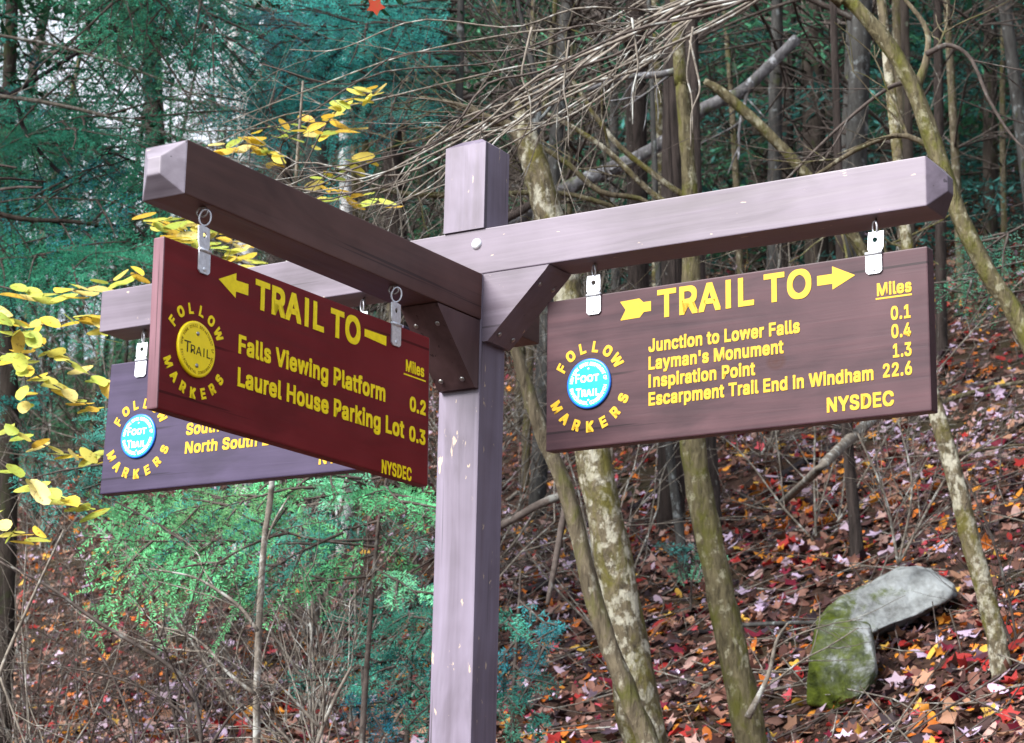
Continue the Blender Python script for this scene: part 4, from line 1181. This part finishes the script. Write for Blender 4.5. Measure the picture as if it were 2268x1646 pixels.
tl = hemlock('hemlock_tree', 'hemlock just left of the view whose layered green branches reach the left beam end',
        [(-150, -100, 24), (-140, 120, 28), (-130, 330, 32), (-125, 620, 36), (-120, 1000, 42)], 11,
        [(230, 270), (180, 330), (330, 290), (400, 330), (370, 400), (250, 440), (200, 500), (290, 500), (410, 470), (240, 560), (180, 590), (280, 610), (430, 550),
         (230, 660), (290, 700), (460, 250), (150, 440), (220, 190, 195, -215), (330, 200, 305, -215), (300, 110, 275, -215), (210, 90, 185, -215), (420, 150, 395, -215), (390, 70, 365, -215), (310, 430), (470, 420), (480, 520)]+[(float(rng.uniform(175, 350) if rng.random() < .7 else rng.uniform(425, 520)), float(rng.uniform(-30, 215)), 330.0, -205.0) for _ in range(20)],
        np.array([.034, .205, .120]), .023, .0090, M['bark_brown'], .9, .068, .55, .3, dj=.9)
limb(tl, [(-146, -130, 16), (100, -190, 13), (350, -212, 11), (570, -195, 6)], 11.0, M['bark_brown'])
hemlock('hemlock_tree', 'hemlock behind the signpost whose teal sprays reach the pale mottled trunk at the top',
        [(1022, -140, 16), (1020, 60, 18), (1016, 260, 20), (1008, 520, 24), (1000, 900, 28)], 11.8,
        [(455, 60), (470, 130), (500, 160), (490, 220), (560, 110), (600, 60), (540, 40), (560, 180), (640, 110), (770, 60), (830, 90),
         (760, 130), (880, 50), (640, 20), (720, 20), (800, 20), (470, 10), (900, 110), (600, 200), (660, 170), (800, 160)],
        np.array([.050, .310, .265]), .023, .0090, M['bark_grey'], .9, .068, .55, .28, dj=.7)
hemlock('hemlock_tree', 'teal hemlock branch showing between the right sign board and the mossy leaning tree',
        [(2330, 380, 16), (2330, 600, 18), (2330, 900, 22)], 9.5,
        [(2090, 560, 2320, 480), (2110, 600, 2320, 540), (2070, 640, 2320, 570), (2130, 680, 2320, 640)],
        np.array([.035, .18, .11]), .016, .009, M['bark_grey'], .8, .040, .55, .28, dj=.4)
# dark crooked limbs on the left
limb(tl, [(-138, 300, 14), (40, 200, 12), (200, 100, 10), (290, 60, 7), (380, 90, 5)], 10.6, M['dead_dark'], tw=8, twl=.5)
limb(tl, [(-132, 180, 14), (20, 210, 12), (60, 300, 11), (160, 400, 9), (230, 340, 7), (300, 360, 5)], 10.7, M['dead_dark'], tw=8, twl=.5)
limb(tl, [(-128, 420, 14), (20, 480, 12), (150, 490, 10), (270, 500, 8), (330, 470, 5)], 10.5, M['bark_dark'], tw=8, twl=.5)
limb(tl, [(-132, 200, 10), (120, 230, 9), (380, 300, 7), (500, 350, 6), (600, 380, 5), (690, 450, 3)], 10.4, M['twig'], tw=6, twl=.5)
limb(tl, [(-140, 60, 9), (120, 100, 8), (340, 170, 6), (430, 210, 5), (560, 260, 4), (640, 300, 3)], 10.3, M['twig'], tw=6, twl=.5)

# yellow beech leaves
YEL = np.array([(.62, .49, .06), (.56, .52, .11), (.60, .40, .05), (.46, .50, .09), (.66, .56, .19), (.38, .47, .08)])
def beech(root, paths, size, per=1.0):
    q = MB(); P = []; D = []
    for (spec, d) in paths:
        s_ = px_limb(q, spec, d, 26, 5, .1)
        n = max(5, int(np.linalg.norm(s_[-1, :3]-s_[0, :3])/(size*.55)*per))
        for k in range(n):
            j = 4+int(21*(k+rng.random())/n); j = min(j, 25)
            t_ = s_[j, :3]-s_[j-1, :3]; t_ /= np.linalg.norm(t_)
            sd = np.cross(t_, np.array([0, 0, 1.0])); sd /= np.linalg.norm(sd)
            dd = t_*.7+sd*(1 if k % 2 else -1)*(.7+.3*rng.random())+np.array([0, 0, -.35*rng.random()]); dd /= np.linalg.norm(dd)
            P.append(s_[j, :3]+dd*size*1.05); D.append(dd)
    q.build('twigs', M['twig_dark'], root)
    P = np.array(P); D = np.array(D); n = len(P)
    nr = np.array([0, 0, 1.0])*.95-FH*.45+rng.normal(size=(n, 3))*.25
    cols = YEL[rng.integers(len(YEL), size=n)]*(.8+.35*rng.random((n, 1)))
    return leaves_at(P, nr, size*(.75+.45*rng.random(n)), cols, 'leaves', M['leaf'], root, oval=1.0, tiltamp=.25, direction=D, curl=.25)
t = trunk_tree('beech_sapling', 'beech sapling at the left edge whose yellow leaves reach behind the violet board',
               [(-60, 480, 12), (-66, 800, 15), (-60, 1200, 18), (-64, 1680, 22)], 6.2, M['bark_grey'], top=.8)
beech(t, [([(-62, 660, 6), (10, 690, 5), (70, 745, 4), (150, 800, 3), (235, 850, 2)], 6.2), ([(-62, 760, 6), (20, 790, 5), (80, 830, 4), (150, 870, 3), (200, 900, 2)], 6.1), ([(-62, 640, 5), (20, 720, 4), (50, 800, 3), (60, 910, 2)], 5.9),
           ([(-62, 900, 6), (40, 960, 5), (140, 1000, 4), (230, 1010, 2)], 6.3), ([(-62, 980, 6), (50, 1060, 5), (130, 1100, 4), (205, 1130, 2)], 6.1), ([(-62, 1080, 5), (0, 1140, 4), (30, 1180, 3), (80, 1180, 2)], 5.9), ([(-62, 620, 5), (80, 650, 4), (180, 640, 3), (320, 600, 2)], 6.6),
           ([(-62, 700, 5), (100, 720, 4), (190, 700, 3), (240, 740, 2)], 6.5)], .046, .95)
t = trunk_tree('beech_sapling', 'slender pale beech sapling with yellow leaves above the left beam and behind the red board',
               [(655, 400, 8), (640, 560, 9), (618, 800, 11), (602, 1069, 12), (585, 1205, 13), (574, 1381, 14), (568, 1560, 15), (567, 1680, 16)], 7.3, M['twig'], top=.3)
beech(t, [([(655, 420, 5), (600, 350, 4), (560, 320, 3), (480, 325, 2)], 7.3), ([(655, 410, 5), (620, 330, 4), (680, 290, 3), (790, 285, 2)], 7.2), ([(660, 400, 5), (720, 280, 4), (770, 225, 3), (832, 200, 2)], 7.1), ([(655, 400, 4), (580, 315, 3), (640, 275, 3), (720, 270, 2)], 7.4),
           ([(655, 430, 5), (700, 400, 4), (760, 375, 3), (800, 355, 2)], 7.2), ([(655, 470, 4), (720, 430, 3), (780, 435, 3), (860, 450, 2)], 7.1),
           ([(640, 600, 5), (540, 570, 4), (440, 530, 3), (330, 480, 2)], 7.3), ([(640, 620, 5), (560, 600, 4), (460, 570, 3), (380, 520, 2)], 7.1), ([(640, 560, 5), (520, 530, 4), (420, 490, 3), (350, 500, 2)], 7.5)], .046, 1.15)
limb(t, [(571, 1398, 9), (532, 1345, 8), (470, 1300, 7), (417, 1275, 5), (330, 1260, 3)], 7.25, M['twig'], tw=4)
limb(t, [(567, 1539, 9), (510, 1495, 8), (461, 1438, 7), (409, 1402, 6), (351, 1389, 4)], 7.2, M['twig'], tw=4)
limb(t, [(585, 1210, 6), (610, 1150, 5), (640, 1100, 4)], 7.3, M['twig'], tw=2)

def stem_shrub(label, stems_, d, bark, tw=6):
    root = empty('bare_shrub', on_ground(stems_[0][0][0], d), label, 'shrub')
    for sp_ in stems_: limb(root, sp_, d, bark, 'stem', 16, 6, .1, 0, tw, .45, 1)
    return root
stem_shrub('pale forked bare shrub at the bottom left of the post', [[(700, 1700, 11), (703, 1646, 10), (738, 1556, 9), (778, 1477, 6)], [(705, 1610, 8), (660, 1560, 7), (611, 1508, 4)], [(690, 1700, 8), (640, 1640, 6), (600, 1600, 4)]], 7.0, M['twig'])
stem_shrub('grey arching bare shrub in the lower left corner', [[(445, 1700, 10), (440, 1591, 9), (395, 1490, 9), (220, 1380, 8), (110, 1301, 7), (0, 1244, 4)], [(300, 1700, 7), (290, 1600, 6), (240, 1480, 5), (180, 1400, 4)], [(445, 1690, 7), (500, 1600, 6), (540, 1560, 4)], [(440, 1640, 7), (380, 1560, 6), (250, 1500, 5), (90, 1470, 3)]], 6.8, M['twig_dark'])
stem_shrub('straight pale stem slanting at the left edge', [[(-30, 1620, 9), (0, 1490, 8), (60, 1350, 7), (141, 1174, 4)], [(0, 1500, 6), (30, 1580, 5), (60, 1660, 5), (70, 1720, 5)]], 6.6, M['twig'], 3)
stem_shrub('thin brown bare shrub at the right edge', [[(2260, 1500, 8), (2240, 1350, 7), (2200, 1200, 6), (2140, 1060, 4)], [(2262, 1480, 7), (2200, 1330, 6), (2170, 1290, 4)], [(2262, 1480, 7), (2130, 1150, 5), (2120, 960, 4)]], 9.0, M['twig_dark'], 8)
stem_shrub('wispy bare shrub under the right part of the right sign board', [[(1990, 1250, 7), (1960, 1100, 6), (1900, 960, 4)], [(1990, 1250, 6), (2020, 1080, 5), (1990, 930, 3)], [(1990, 1250, 6), (2110, 1040, 5), (2230, 960, 3)]], 9.8, M['twig'], 9)
